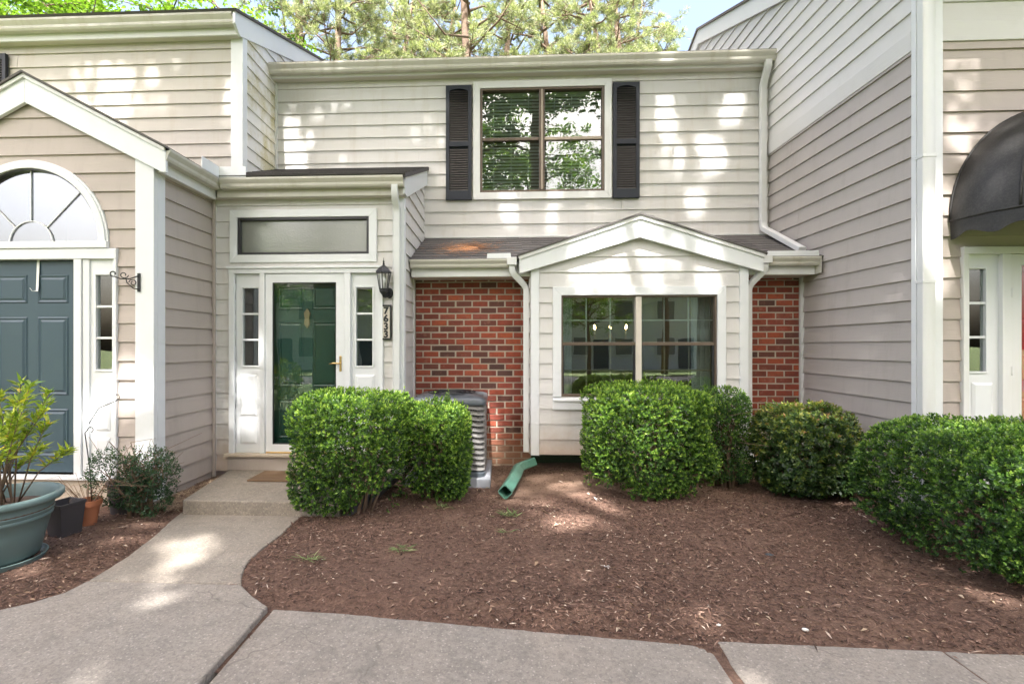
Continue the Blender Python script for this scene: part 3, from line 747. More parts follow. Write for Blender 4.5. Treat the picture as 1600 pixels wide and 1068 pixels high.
# gabled bay
BY = 5.85; BX0, BX1, BZ0 = .335, 2.905, .265
BW = (.70, 2.54, .965, 2.185)
bay_poly = [(BX0, BZ0), (BX1, BZ0), (BX1, 2.50), (1.62, 2.97), (BX0, 2.50)]
siding(C, Frame('front', BY), bay_poly, 'cream', [BW], z0=.265, e=.1835, depth=.10)
for x in (BX0, BX1-.10):
    bx('corner_board', 'trimhi', C, x, x+.10, BY-.030, BY+.02, BZ0-.01, 2.52, .004)
for s in (0, 1):
    xs = BX0 if s == 0 else BX1
    siding(C, Frame('left' if s == 0 else 'right', xs), [(BY+.02, BZ0), (6.2, BZ0), (6.2, 2.44), (BY+.02, 2.44)], 'cream', [], z0=.265, e=.1835, depth=.06)
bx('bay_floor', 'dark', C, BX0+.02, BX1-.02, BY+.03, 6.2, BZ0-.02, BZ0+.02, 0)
for s in (-1, 1):
    MB().prism([(1.62, 5.755, 3.095), (1.62+s*1.425, 5.755, 2.62), (1.62+s*1.425, 5.755, 2.44), (1.62, 5.755, 2.86)], (0, .03, 0)).build('rake_board', 'trimhi', C, bevel=.004)
    MB().prism([(1.62, 5.735, 3.125), (1.62+s*1.44, 5.735, 2.645), (1.62+s*1.425, 5.735, 2.605), (1.62, 5.735, 3.075)], (0, .02, 0)).build('rake_moulding', 'trim', C, bevel=.003)
    MB().prism([(1.62, 5.72, 3.143), (1.62+s*1.455, 5.72, 2.660), (1.62+s*1.45, 5.72, 2.642), (1.62, 5.72, 3.122)], (0, 1.25, 0)).build('bay_roof', 'shingle', C)
    MB().prism([(1.62, 5.785, 2.88), (1.62+s*1.425, 5.785, 2.46), (1.62+s*1.425, 5.785, 2.45), (1.62, 5.785, 2.865)], (0, .066, 0)).build('soffit', 'trim', C)
# bay window: two double-hung sashes with grilles
x0, x1, z0, z1 = BW; wm = MB()
for b in ((x0, x0+.022, z0, z1), (x1-.022, x1, z0, z1), (x0+.022, x1-.022, z0, z0+.03), (x0+.022, x1-.022, z1-.022, z1)): wm.box(b[0], b[1], BY-.02, BY+.07, b[2], b[3])
w = wm.build('bay_window', 'bronze', C, bevel=.003)
xm = 1.622; zm = 1.602
MB().box(xm-.034, xm+.034, BY-.03, BY+.065, z0+.03, z1-.022).build('mullion', 'palebar', w, bevel=.004)
for a, b in ((x0+.022, xm-.034), (xm+.034, x1-.022)):
    MB().box(a, b, BY-.008, BY+.06, zm-.02, zm+.02).build('meeting_rail', 'bronze', w, bevel=.004)
    for s in (a, b-.016): MB().box(s, s+.016, BY, BY+.05, z0+.03, zm-.02).build('sash_stile', 'darkframe', w)
    for k, (za, zb, yy) in enumerate(((z0+.03, zm-.02, BY+.022), (zm+.02, z1-.022, BY+.034))):
        bx('pane', 'glass_bay', w, a, b, yy, yy+.004, za, zb, 0)
        for t in (1/3, 2/3): MB().box(a+(b-a)*t-.008, a+(b-a)*t+.008, yy+.008, yy+.016, za, zb).build('muntin', 'trimhi' if k else 'tanframe', w)
        MB().box(a, b, yy+.0165, yy+.024, za+(zb-za)*.49-.008, za+(zb-za)*.49+.008).build('muntin', 'trimhi' if k else 'tanframe', w)
casing(C, BY-.012, x0, x1, z0, z1, .10, w, 'trimhi', .03, bottom=False, back=.012)
MB().prism([(x0-.10, BY-.05, z0-.02), (x1+.10, BY-.05, z0-.02), (x1+.10, BY-.05, z0-.155), (x0-.10, BY-.05, z0-.155)], (0, .04, 0)).build('sill_apron', 'trimhi', w, bevel=.004)
MB().prism([(x0-.10, BY-.075, z0-.03), (x0-.10, BY+.02, z0+.0), (x0-.10, BY+.02, z0-.03), (x0-.10, BY-.075, z0-.05)], (x1-x0+.2, 0, 0)).build('sill', 'trimhi', w, bevel=.003)
room(C, .42, 2.83, 5.975, 9.8, .35, 2.41, x0, x1, z0, z1)
# downspouts
downspout(C, [(3.655, 6.80, 5.52), (3.655, 6.80, 5.44), (3.655, 6.93, 5.24), (3.655, 6.93, 3.30), (3.655, 6.90, 3.22), (3.60, 5.95, 2.735)], .042, .032, 'spout')
downspout(C, [(.105, 5.815, 2.60), (.105, 5.815, 2.47), (.285, 5.93, 2.30), (.285, 5.93, .28)], .036, .032, 'spout')
downspout(C, [(3.09, 5.815, 2.60), (3.09, 5.815, 2.48), (2.955, 5.93, 2.30), (2.955, 5.93, .26), (3.03, 5.62, .10)], .034, .03, 'spout')
for x in (.105, 3.09): bx('outlet_box', 'spout', C, x-.06, x+.06, 5.755, 5.87, 2.545, 2.64, .008)

# curtains and chandelier inside the bay
def curtain(x0, x1, label):
    n = 60; rings = []
    c = thing('curtain', ((x0+x1)/2, 6.06, .5), label, 'curtain', 'curtains in the bay window')
    V = []; F = []
    for i in range(n+1):
        x = x0+(x1-x0)*i/n; y = 6.06+.022*math.sin(i*.75)+.01*math.sin(i*1.9+1)
        V += [(x, y, .55), (x, y, 2.30)]
    for i in range(n): F.append((2*i, 2*i+2, 2*i+3, 2*i+1))
    MB().add(V, F).build('cloth', 'curtain', c, smooth=True)
    MB().tube([(x0-.05, 6.06, 2.32), (x1+.05, 6.06, 2.32)], .012).build('rod', 'black', c)
curtain(.70, .86, 'white curtain at the brick-panel end of the bay window')
curtain(2.33, 2.56, 'white curtain at the bay window end behind the clipped shrub pair')
ch = thing('chandelier', (1.83, 8.3, 1.85), 'lit candle chandelier inside the room behind the bay window', 'chandelier')
MB().tube([(1.83, 8.3, 2.41), (1.83, 8.3, 1.72)], .012).build('stem', 'oldbrass', ch)
MB().lathe([(.005, -.06), (.04, -.03), (.03, .02), (.012, .07)], (1.83, 8.3, 1.74), 16).build('hub', 'oldbrass', ch, smooth=True)
for k in range(6):
    a = k*math.pi/3+.3; r = .30; cx, cy = 1.83+r*math.cos(a), 8.3+r*math.sin(a)
    arm = MB().tube([(1.83, 8.3, 1.74), (1.83+.5*r*math.cos(a), 8.3+.5*r*math.sin(a), 1.66), (cx, cy, 1.70), (cx, cy, 1.78)], .008, 6).build('arm', 'oldbrass', ch, smooth=True)
    MB().tube([(cx, cy, 1.78), (cx, cy, 1.86)], .010, 8).build('candle', 'white_plastic', ch)
    MB().lathe([(.004, 0), (.016, .02), (.012, .05), (.002, .08)], (cx, cy, 1.862), 10).build('bulb', 'bulb', ch, smooth=True)

# ------------------------------------------------------------------ left neighbour
LY = 4.55; LX = -3.415; LC = -4.675
Lh = thing('townhouse', (-5.5, 4.6, 0), 'taupe sided townhouse with fan window over a dark teal door', 'townhouse', 'townhouses of the row')
FR = .785; FZ = 2.585
def fan_hole(z):
    if z < FZ-.05 or z > FZ+FR: return None
    h = math.sqrt(max(FR*FR-max(z-FZ, 0)**2, 0)); return (LC-h, LC+h)
def door_hole(z): return None
LD = (-5.60, -3.785, .10, 2.53)
lf_poly = [(-6.3, .06), (LX, .06), (LX, 3.36), (LC, 4.08), (-6.3, 3.15)]
siding(Lh, Frame('front', LY), lf_poly, 'taupe', [LD, fan_hole], z0=.14, e=.1842)
side_poly = [(LY+.01, .02), (EY+.02, .02), (EY+.02, 3.40), (LY+.01, 3.40)]
siding(Lh, Frame('right', LX), side_poly, 'taupe', [], z0=.115, e=.1842, depth=.08)
bx('corner_board', 'trimhi', Lh, LX-.165, LX+.024, LY-.034, LY+.02, .06, 3.46, .004)
bx('corner_board', 'trimhi', Lh, LX-.02, LX+.025, LY+.02, LY+.125, .06, 3.40, .004)
bx('corner_bead', 'taupe', Lh, LX+.02, LX+.05, EY-.06, EY-.035, .05, 3.28, .002)
# fan window
fw = MB(); n = 40
def arc(r, k, c=(LC, FZ), a0=0, a1=math.pi): t = a0+(a1-a0)*k/n; return (c[0]+r*math.cos(t), c[1]+r*math.sin(t))
def arcband(r0, r1, y0, y1):
    m = MB(); rings = []
    for k in range(n+1):
        a, b = arc(r0, k), arc(r1, k); rings.append([(a[0], y0, a[1]), (b[0], y0, b[1]), (b[0], y1, b[1]), (a[0], y1, a[1])])
    return m.loft(rings)
fo = arcband(.735, .80, LY-.05, LY+.02).build('fan_window', 'trimhi', Lh, bevel=.004)
arcband(.80, .82, LY-.034, LY+.0).build('casing', 'trimhi', fo, bevel=.003)
arcband(.722, .736, LY-.03, LY+.02).build('glazing_gasket', 'darkframe', fo)
MB().prism([(arc(.727, k)[0], LY+.01, arc(.727, k)[1]) for k in range(n+1)], (0, .004, 0)).build('pane', 'glass_hi', fo)
for th in (45, 90, 135):
    t = math.radians(th); d = (math.cos(t), math.sin(t)); q = (-d[1], d[0]); h = .004
    MB().prism([(LC+d[0]*r+q[0]*s*h, LY-.002, FZ+d[1]*r+q[1]*s*h) for r, s in ((.23, 1), (.722, 1), (.722, -1), (.23, -1))], (0, .010, 0)).build('muntin', 'trimhi', fo)
arcband(.220, .230, LY-.003, LY+.009).build('muntin', 'trimhi', fo)
bx('sill', 'trimhi', fo, LC-.83, LC+.825, LY-.06, LY+.02, FZ-.055, FZ+.012, .004)
room(Lh, -5.58, -3.6, 4.68, 5.9, 2.3, 3.55, -5.5, -3.85, 2.56, 3.42)
# door, posts, sidelight
dh = bx('door_head', 'trimhi', Lh, -5.62, -3.765, LY-.045, LY+.03, 2.425, 2.527, .004)
for a, b in ((-4.20, -4.125), (-4.12, -4.055), (-3.80, -3.768), (-5.25, -5.17)): bx('door_post', 'trimhi', dh, a, b, LY-.04 if a != -4.12 else LY-.025, LY+.03, .30, 2.425, .004)
sidelight(Lh, -4.055, -3.80, .30, 2.425, LY-.006, -3.99, -3.825, 1.345, 2.27)
ld = six_panel_door(Lh, -5.17, -4.20, .32, 2.42, LY+.03, 'teal')
for z, r in ((1.55, .032), (1.20, .03)):
    MB().tube([(-5.09, LY+.028, z), (-5.09, LY+.005, z)], r, 20).build('lock', 'nickel', ld, smooth=True, angle=40)
MB().tube([(-5.09, LY+.02, 1.20), (-5.09, LY-.04, 1.20), (-5.06, LY-.05, 1.20), (-4.98, LY-.05, 1.195)], .011, 10).build('lever', 'nickel', ld, smooth=True)
bx('lock', 'nickel', ld, -5.125, -5.055, LY-.01, LY+.028, 1.33, 1.46, .01)
bx('sill', 'trimhi', Lh, -5.6, -3.785, LY-.07, LY+.03, .27, .30, .004)
bx('door_base', 'concrete_sill', Lh, -5.6, -3.785, LY-.03, LY+.03, .0, .27, .004)
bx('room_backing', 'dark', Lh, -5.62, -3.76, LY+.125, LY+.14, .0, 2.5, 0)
# front gable roof
RP = 4.225; RE = 3.475; REX = -3.25
for s in (1, -1):
    ex = LC+s*(REX-LC)
    MB().prism([(LC, LY-.065, RP-.02), (ex, LY-.065, RE-.02), (ex, LY-.065, RE-.225), (ex-s*.04, LY-.065, RE-.225), (LC, LY-.065, RP-.27)], (0, .035, 0)).build('rake_board', 'trimhi', Lh, bevel=.004)
    MB().prism([(LC, LY-.085, RP+.005), (ex, LY-.085, RE+.005), (ex, LY-.085, RE-.03), (LC, LY-.085, RP-.035)], (0, .02, 0)).build('rake_moulding', 'trim', Lh, bevel=.003)
    MB().prism([(LC, LY-.10, RP+.03), (ex+s*.03, LY-.10, RE+.015), (ex+s*.03, LY-.10, RE-.005), (LC, LY-.10, RP+.006)], (0, 1.65, 0)).build('porch_roof', 'shingle', Lh)
gutter(Lh, 'y', -3.205, LY-.06, 5.375, 3.365, 3.475, .115)
MB().box(-3.345, -3.320, LY-.03, 5.41, 3.265, 3.46).build('fascia', 'trim', Lh, bevel=.003)
MB().box(LX+.02, -3.346, LY-.0, 5.41, 3.267, 3.28).build('soffit', 'soffit', Lh)
MB().prism([(-3.205, 5.06, 3.465), (-3.205, 5.285, 3.465), (-2.90, 5.285, 3.465), (-2.90, 5.285, 3.60), (-3.205, 5.285, 3.60), (-3.205, 5.06, 3.60)][1:5], (0, .01, 0)).build('splash_guard', 'trimhi', Lh, bevel=.002)
MB().box(-3.215, -3.205, 4.98, 5.285, 3.465, 3.60).build('splash_guard', 'trimhi', Lh, bevel=.002)
# upper storey
UY = 6.1; UX = -3.39
siding(Lh, Frame('front', UY), [(-10, 3.3), (UX, 3.3), (UX, 5.62), (-10, 5.62)], 'upcream', [], z0=3.33, e=.176, split=4.5)
siding(Lh, Frame('right', UX), [(UY+.01, 3.4), (9.5, 3.4), (9.5, 7.02), (UY+.01, 5.62)], 'mildew', [], z0=3.33, e=.176, depth=.08)
bx('corner_board', 'trimhi', Lh, UX-.135, UX+.024, UY-.034, UY+.02, 3.42, 5.60, .004)
bx('corner_board', 'trimhi', Lh, UX-.02, UX+.024, UY+.02, UY+.08, 3.42, 5.62, .004)
gutter(Lh, 'x', 5.86, -9.5, UX-.01, 5.63, 5.765, .115)
MB().box(-9.5, UX+.03, 5.977, 6.0, 5.545, 5.76).build('fascia', 'trim', Lh, bevel=.003)
MB().box(-9.5, UX, 6.0, UY-.001, 5.546, 5.56).build('soffit', 'soffit', Lh)
MB().prism([(UX-.0, 5.87, 5.80), (UX, 9.9, 7.31), (UX, 9.9, 7.07), (UX, 5.99, 5.53), (UX, 5.87, 5.62)], (.035, 0, 0)).build('rake_board', 'trimhi', Lh, bevel=.004)
MB().prism([(-10, 5.84, 5.79), (-10, 10.3, 7.48), (-10, 14.8, 5.79), (-10, 14.8, 5.74), (-10, 10.3, 7.44), (-10, 5.86, 5.765)], (10+UX+.06, 0, 0)).build('main_roof', 'shingle', Lh)
MB().box(-10, UX, 14.4, 14.5, 0, 5.75).build('rear_wall', 'upcream', Lh)
shutter(Lh, -6.93, -6.55, 3.75, 5.43, UY-.025)

# ------------------------------------------------------------------ right neighbour
RX = 3.76; RY = 4.55
Rh = thing('townhouse', (5.5, 4.6, 0), 'grey taupe townhouse with tall gable wall and black dome awning', 'townhouse', 'townhouses of the row')
rs = lambda y: 5.30+.42*(y-4.2)            # rake line of its roof
siding(Rh, Frame('left', RX), [(RY+.01, .05), (11.0, .05), (11.0, 4.27), (RY+.01, 4.27)], 'taupe2', [], z0=.12, e=.1875, depth=.08, split=3.2)
siding(Rh, Frame('left', RX), [(RY+.01, 4.45), (11.0, 4.45), (11.0, 6.70), (9.3, rs(9.3)+.03), (RY+.01, rs(RY)+.03)], 'upwhite', [], z0=4.45, e=.1875, depth=.08, split=3.2)
bx('band_board', 'upwhite', Rh, RX-.030, RX+.02, RY+.02, 10.9, 4.27, 4.455, .004)
RD = (4.185, 5.83, .10, 2.46)
siding(Rh, Frame('front', RY), [(RX, .05), (7.5, .05), (7.5, 4.33), (RX, 4.33)], 'taupe', [RD], z0=.13, e=.1875)
siding(Rh, Frame('front', RY), [(RX, 4.50), (7.5, 4.50), (7.5, 5.40), (RX, 5.40)], 'upwhite', [], z0=4.50, e=.1875)
bx('band_board', 'upwhite', Rh, RX+.20, 7.5, RY-.032, RY+.02, 4.325, 4.505, .004)
bx('corner_board', 'trimhi', Rh, RX+.085, RX+.205, RY-.036, RY+.02, .05, 5.4, .004)
bx('corner_board', 'trimhi', Rh, RX-.028, RX+.085, RY-.030, RY+.02, .05, 5.4, .004)
downspout(Rh, [(RX+.03, RY-.068, 5.45), (RX+.03, RY-.068, .2)], .055, .036, 'spout', straps=(3.27, 2.15))
MB().prism([(RX-.06, 4.05, rs(4.05)+.14), (RX-.06, 9.3, rs(9.3)+.14), (RX-.06, 11, 6.9), (RX-.06, 11, 6.66), (RX-.06, 9.3, rs(9.3)-.13), (RX-.06, 4.05, rs(4.05)-.13)], (.035, 0, 0)).build('rake_board', 'trimhi', Rh, bevel=.004)
MB().prism([(RX-.09, 3.95, rs(3.95)+.16), (RX-.09, 9.3, rs(9.3)+.17), (RX-.09, 14.5, 5.6), (RX-.09, 14.5, 5.55), (RX-.09, 9.3, rs(9.3)+.13), (RX-.09, 3.95, rs(3.95)+.12)], (7, 0, 0)).build('main_roof', 'shingle', Rh)
gutter(Rh, 'x', 3.90, RX-.06, 8, 5.13, 5.27, .115)
MB().box(7.4, 7.5, RY+.2, 11, 0, 5.4).build('rear_wall', 'upwhite', Rh)
# its door: casing, sidelight, storm door frame, red door
dh = bx('door_head', 'trim', Rh, 4.135, 5.9, RY-.05, RY+.02, 2.40, 2.465, .004)
for a, b in ((4.135, 4.185), (4.47, 4.545), (5.50, 5.57)): bx('door_post', 'trim', dh, a, b, RY-.045, RY+.03, .28, 2.40, .004)
sidelight(Rh, 4.185, 4.47, .28, 2.40, RY-.006, 4.205, 4.352, 1.345, 2.27)
rd = six_panel_door(Rh, 4.545, 5.50, .30, 2.40, RY+.045, 'red')
sm = MB()
for b in ((4.548, 4.64, .30, 2.395), (5.40, 5.497, .30, 2.395), (4.64, 5.40, .30, .40), (4.64, 5.40, 2.30, 2.395)): sm.box(b[0], b[1], RY-.035, RY, b[2], b[3])
s2 = sm.build('storm_door', 'trim', Rh)
bx('pane', 'glass_storm', s2, 4.64, 5.40, RY-.018, RY-.014, .40, 2.30, 0)
for z in (.75, 1.35, 2.05): MB().tube([(4.553, RY-.04, z-.04), (4.553, RY-.04, z+.04)], .008, 8).build('hinge', 'trim', s2)
bx('room_backing', 'dark', Rh, 4.1, 5.9, RY+.125, RY+.14, 0, 2.5, 0)

# dome awning
aw = thing('awning', (5.03, RY, 2.55), 'weathered black canvas dome awning with scalloped valance over the red door', 'awning')
ac, ax, ay, az = (5.03, RY-.03, 2.70), 1.0, .92, 1.02
def dome(u, t):        # u 0..1 around from the left wall edge to the right one, t 0..1 from the bottom to the top
    a = math.pi*(1-u); q = t*math.pi/2; c, s_ = math.cos(q)**.9, math.sin(q)
    return (ac[0]+ax*math.cos(a)*c, ac[1]-ay*math.sin(a)*c, ac[2]+az*s_)
NU, NT = 48, 18; V = []; F = []
for j in range(NT+1):
    for i in range(NU+1):
        p = Vector(dome(i/NU, j/NT)); sag = .018*abs(math.sin(i/NU*math.pi*6))*math.cos(j/NT*1.5)
        dcen = (Vector((ac[0], ac[1], ac[2]))-p).normalized(); V.append(tuple(p+dcen*(-sag)))
for j in range(NT):
    for i in range(NU): F.append((j*(NU+1)+i, j*(NU+1)+i+1, (j+1)*(NU+1)+i+1, (j+1)*(NU+1)+i))
MB().add(V, F).build('canopy', 'awning', aw, smooth=True)
V = []; F = []; NV = 144
for i in range(NV+1):
    x, y, z = dome(i/NV, 0); d = .145+.028*math.cos(i/NV*math.pi*2*9); w_ = .006*math.sin(i*.5)
    V += [(x, y-w_, z), (x, y-w_-.004, z-d*.5), (x, y-w_*2-.006, z-d)]
for i in range(NV):
    for k in (0, 1): F.append((3*i+k, 3*i+3+k, 3*i+4+k, 3*i+1+k))
MB().add(V, F).build('valance', 'awning', aw, smooth=True)
for u in [k/6 for k in range(7)]: MB().tube([dome(u, t/14) for t in range(15)], .011, 6).build('rib', 'awning', aw, smooth=True)
MB().tube([dome(i/40, 0) for i in range(41)], .012, 6).build('rib', 'awning', aw, smooth=True)

# ------------------------------------------------------------------ wall lantern, house number, bracket, wreath hook
ln = thing('wall_lantern', (-1.36, EY-.02, 2.14), 'black six-sided carriage lantern on the wall above the house number', 'lantern')
lx, ly = -1.352, EY-.135
def hexr(r, z, k=6): return [(lx+r*math.cos(t), ly+r*math.sin(t), z) for t in [2*math.pi*(i+.5)/k for i in range(k)]]
MB().loft([hexr(.05, 2.205), hexr(.055, 2.22), hexr(.05, 2.225)]).build('base', 'black', ln)
MB().loft([hexr(.092, 2.405), hexr(.088, 2.42), hexr(.05, 2.465), hexr(.02, 2.485), hexr(.012, 2.495)]).build('cap', 'black', ln)
MB().lathe([(.006, 2.49), (.014, 2.505), (.008, 2.52), (.012, 2.53), (.004, 2.545), (.002, 2.575)], (lx, ly, 0), 12).build('finial', 'black', ln, smooth=True)
a, b = hexr(.05, 2.225), hexr(.078, 2.405)
for i in range(6): MB().tube([a[i], b[i]], .0055, 6).build('cage_bar', 'black', ln)
a, b = hexr(.046, 2.226), hexr(.074, 2.404)
for i in range(6): MB().add([a[i], a[(i+1) % 6], b[(i+1) % 6], b[i]], [(0, 1, 2, 3)]).build('pane', 'glass_thin', ln)
MB().lathe([(.012, 2.225), (.012, 2.29), (.02, 2.30), (.022, 2.33), (.006, 2.37)], (lx, ly, 0), 14).build('bulb', 'white_plastic', ln, smooth=True)
MB().lathe([(.05, 0), (.045, -.02), (.02, -.05), (.012, -.075), (.002, -.08)], (lx+.0, ly, 2.205), 14).build('under_scroll', 'black', ln, smooth=True)
MB().tube([(lx+.0, ly, 2.17), (lx+.01, ly+.03, 2.14), (lx+.03, ly+.07, 2.15), (lx+.04, EY-.03, 2.18)], [.02, .022, .022, .02], 10).build('arm', 'black', ln, smooth=True)
MB().prism([(lx+.04+.045*math.cos(t), EY-.022, 2.185+.062*math.sin(t)) for t in [2*math.pi*k/20 for k in range(20)]], (0, -.022, 0)).build('back_plate', 'black', ln, bevel=.008)

hn = thing('house_number', (-1.345, EY-.02, 1.64), 'upright black framed plaque reading 7633 beside the green door', 'house number')
nx0, nx1, nz0, nz1 = -1.412, -1.284, 1.645, 2.05; ny = EY-.045
bx('plate', 'palebar', hn, nx0+.018, nx1-.018, ny+.004, ny+.022, nz0+.018, nz1-.018, 0)
for q in ((nx0, nx0+.02, nz0, nz1), (nx1-.02, nx1, nz0, nz1), (nx0+.02, nx1-.02, nz0, nz0+.02), (nx0+.02, nx1-.02, nz1-.02, nz1)):
    bx('frame', 'black', hn, q[0], q[1], ny-.006, ny+.022, q[2], q[3], .004)
for i, dgt in enumerate('7633'):
    cu = bpy.data.curves.new('digit', 'FONT'); cu.body = dgt; cu.size = .112; cu.extrude = .004; cu.offset = .0035; cu.align_x = 'CENTER'
    to = bpy.data.objects.new('digit', cu); COL.objects.link(to); bpy.context.view_layer.update()
    dm = bpy.data.meshes.new_from_object(to.evaluated_get(bpy.context.evaluated_depsgraph_get())); bpy.data.objects.remove(to)
    dm.transform(Matrix.Translation(((nx0+nx1)/2, ny-.002, nz1-.105-i*.0905)) @ Matrix.Rotation(math.pi/2, 4, 'X')); dm.materials.clear()
    link('digit', dm, M['black'], hn)

def spiral(c, r0, r1, a0, a1, plane, n=24):
    return [tuple(Vector(c)+plane[0]*(r0+(r1-r0)*k/n)*math.cos(a0+(a1-a0)*k/n)+plane[1]*(r0+(r1-r0)*k/n)*math.sin(a0+(a1-a0)*k/n)) for k in range(n+1)]
br = thing('plant_bracket', (-3.53, LY-.03, 2.10), 'black wrought iron scroll bracket screwed to the white corner post', 'bracket')
PX = (Vector((-.80, -.6, 0)).normalized(), Vector((0, 0, 1))); O = Vector((-3.535, LY-.045, 2.20))
bx('plate', 'black', br, -3.55, -3.522, LY-.046, LY-.035, 2.10, 2.28, .003)
def bp(u, v): return tuple(O+PX[0]*u+PX[1]*v)
MB().tube([bp(0, .055), bp(.07, .02), bp(.14, .015), bp(.19, .035)]+spiral(bp(.195, .06), .028, .012, -math.pi/2, math.pi*1.3, PX), .006, 6).build('arm', 'black', br, smooth=True)
MB().tube([bp(0, -.075), bp(.04, -.07), bp(.09, -.02), bp(.10, .02)], .005, 6).build('brace', 'black', br, smooth=True)
MB().tube(spiral(bp(.045, -.015), .032, .010, 0, math.pi*2.6, PX), .0045, 6).build('scroll', 'black', br, smooth=True)
MB().tube(spiral(bp(.115, .055), .035, .012, math.pi, math.pi*3.2, PX), .0045, 6).build('scroll', 'black', br, smooth=True)
wh = thing('wreath_hanger', (-4.62, LY+.02, 2.13), 'thin white wreath hook over the top of the teal door', 'hanger')
MB().tube([(-4.62, LY+.022, 2.43), (-4.62, LY+.012, 2.16), (-4.622, LY+.01, 2.12), (-4.64, LY-.02, 2.115), (-4.655, LY-.03, 2.145)], 0, rect=(.013, .002)).build('strap', 'white_plastic', wh)

# ------------------------------------------------------------------ doormat, drains, AC unit
dm_ = thing('doormat', (-2.3, 5.0, .135), 'brown coir doormat lying on the concrete stoop', 'doormat')
MB().box(-2.72, -1.85, 4.98, 5.36, .137, .155).build('pile', 'mat', dm_, bevel=.006)

def hollow_spout(name, pts, w, h, mat, parent, twist=0):
    P = [Vector(p) for p in pts]; Q = [P[0]]
    for a, b, c in zip(P, P[1:], P[2:]):
        r = min(.09, (b-a).length*.45, (c-b).length*.45); s, e = b+(a-b).normalized()*r, b+(c-b).normalized()*r
        for t in (0, .25, .5, .75, 1): Q.append(s*(1-t)**2+b*2*t*(1-t)+e*t*t)
    Q.append(P[-1]); outer = []; inner = []
    for i, p in enumerate(Q):
        d = (Q[min(i+1, len(Q)-1)]-Q[max(i-1, 0)]).normalized(); sx = d.cross(Vector((0, 0, 1))).normalized(); up = sx.cross(d)
        sx, up = sx*math.cos(twist)+up*math.sin(twist), up*math.cos(twist)-sx*math.sin(twist)
        for L_, k in ((outer, 1), (inner, .9)):
            L_.append([tuple(p+sx*x*w*k+up*y*h*k) for x, y in ((1, .75), (.75, 1), (-.75, 1), (-1, .75), (-1, -.75), (-.75, -1), (.75, -1), (1, -.75))])
    m = MB(); m.loft(outer, caps=False); m.loft(inner, caps=False)
    n = 8
    for base in (0, (len(Q)-1)*n):
        o2 = len(Q)*n
        m.f += [(base+i, base+(i+1) % n, o2+base+(i+1) % n, o2+base+i) for i in range(n)]
    return m.build(name, mat, parent, smooth=True, angle=40)
gp = thing('downspout_extension', (.1, 5.5, .06), 'loose green plastic downspout elbow lying on the bare soil by the brick', 'drain pipe')
hollow_spout('pipe', [(.02, 4.90, .085), (.13, 5.42, .10), (.17, 5.62, .13)], .058, .058, 'pipe_green', gp, math.radians(45))
hollow_spout('elbow', [(.15, 5.55, .115), (.18, 5.70, .14), (.37, 5.86, .17)], .05, .05, 'pipe_green', gp, math.radians(20))
bd = thing('downspout_extension', (-1.4, 4.4, .06), 'black plastic drain pipe end poking out under the hedge by the stoop', 'drain pipe')
hollow_spout('pipe', [(-1.42, 4.30, .075), (-1.28, 4.75, .10), (-1.2, 5.25, .13)], .05, .045, 'nursery', bd)

A = thing('air_conditioner', (-.61, 5.68, .05), 'grey louvred air conditioner condenser standing on a pad against the brick', 'air conditioner')
acx, acy, hw = -.61, 5.70, .405
pad = MB().box(acx-.47, acx+.47, acy-.46, acy+.46, .0, .125).build('pad', 'pad', A, bevel=.01)
def rr(h, z, r=.07, n=6, cx=acx, cy=acy):
    pts = []
    for q, (sx, sy) in enumerate(((1, 1), (-1, 1), (-1, -1), (1, -1))):
        for k in range(n+1):
            t = math.pi/2*q+math.pi/2*k/n; pts.append((cx+sx*(h-r)+r*math.cos(t), cy+sy*(h-r)+r*math.sin(t), z))
    return pts
MB().loft([rr(hw-.035, .15), rr(hw-.035, .93)]).build('coil', 'dark', A, smooth=True, angle=30)
MB().loft([rr(hw+.005, .13), rr(hw+.008, .17), rr(hw-.01, .185), rr(hw-.05, .185)]).build('base_pan', 'aclid', A, smooth=True, angle=40)
def rrw(h, z, amp, r=.07):
    """rounded square whose edge dips in the middle of every face"""
    base = rr(h, z, r, 5); pts = []
    for i, p in enumerate(base):
        pts.append(p); q = base[(i+1) % len(base)]
        if i % 6 == 5:
            for k in range(1, 12):
                t = k/12; pts.append((p[0]+(q[0]-p[0])*t, p[1]+(q[1]-p[1])*t, z+amp*math.sin(math.pi*t)**.7))
    return pts
zz = .188; nl = 12; step = (.92-.19)/nl
for k in range(nl):
    z = zz+k*step; am = .017
    MB().loft([rrw(hw-.034, z+step*.92, am), rrw(hw-.020, z+step*.86, am), rrw(hw+.000, z+step*.45, am), rrw(hw+.004, z+step*.20, am), rrw(hw-.004, z+step*.12, am), rrw(hw-.034, z+step*.30, am)], caps=False).build('louver', 'acgrey', A, smooth=True, angle=50)
m = MB()
for i in range(26):
    t = -hw+.05+i*(2*hw-.1)/25
    m.box(acx+t-.002, acx+t+.002, acy-hw+.0, acy-hw+.02, .2, .915); m.box(acx+hw-.02, acx+hw, acy+t-.002, acy+t+.002, .2, .915)
tag(m.build('guard_wires', 'acgrey', A), kind='stuff')
lid = MB().loft([rr(hw-.02, .915), rr(hw+.012, .922), rr(hw+.016, .955), rr(hw+.002, .985), rr(hw-.04, 1.005), rr(hw-.12, 1.018, .12), rr(.30, 1.022, .2)]).build('lid', 'aclid', A, smooth=True, angle=50)
for k in range(5):
    r = .06+.055*k; MB().tube([(acx+r*math.cos(t), acy+r*math.sin(t), 1.032) for t in [2*math.pi*i/32 for i in range(33)]], .005, 6).build('fan_guard', 'black', lid, smooth=True)

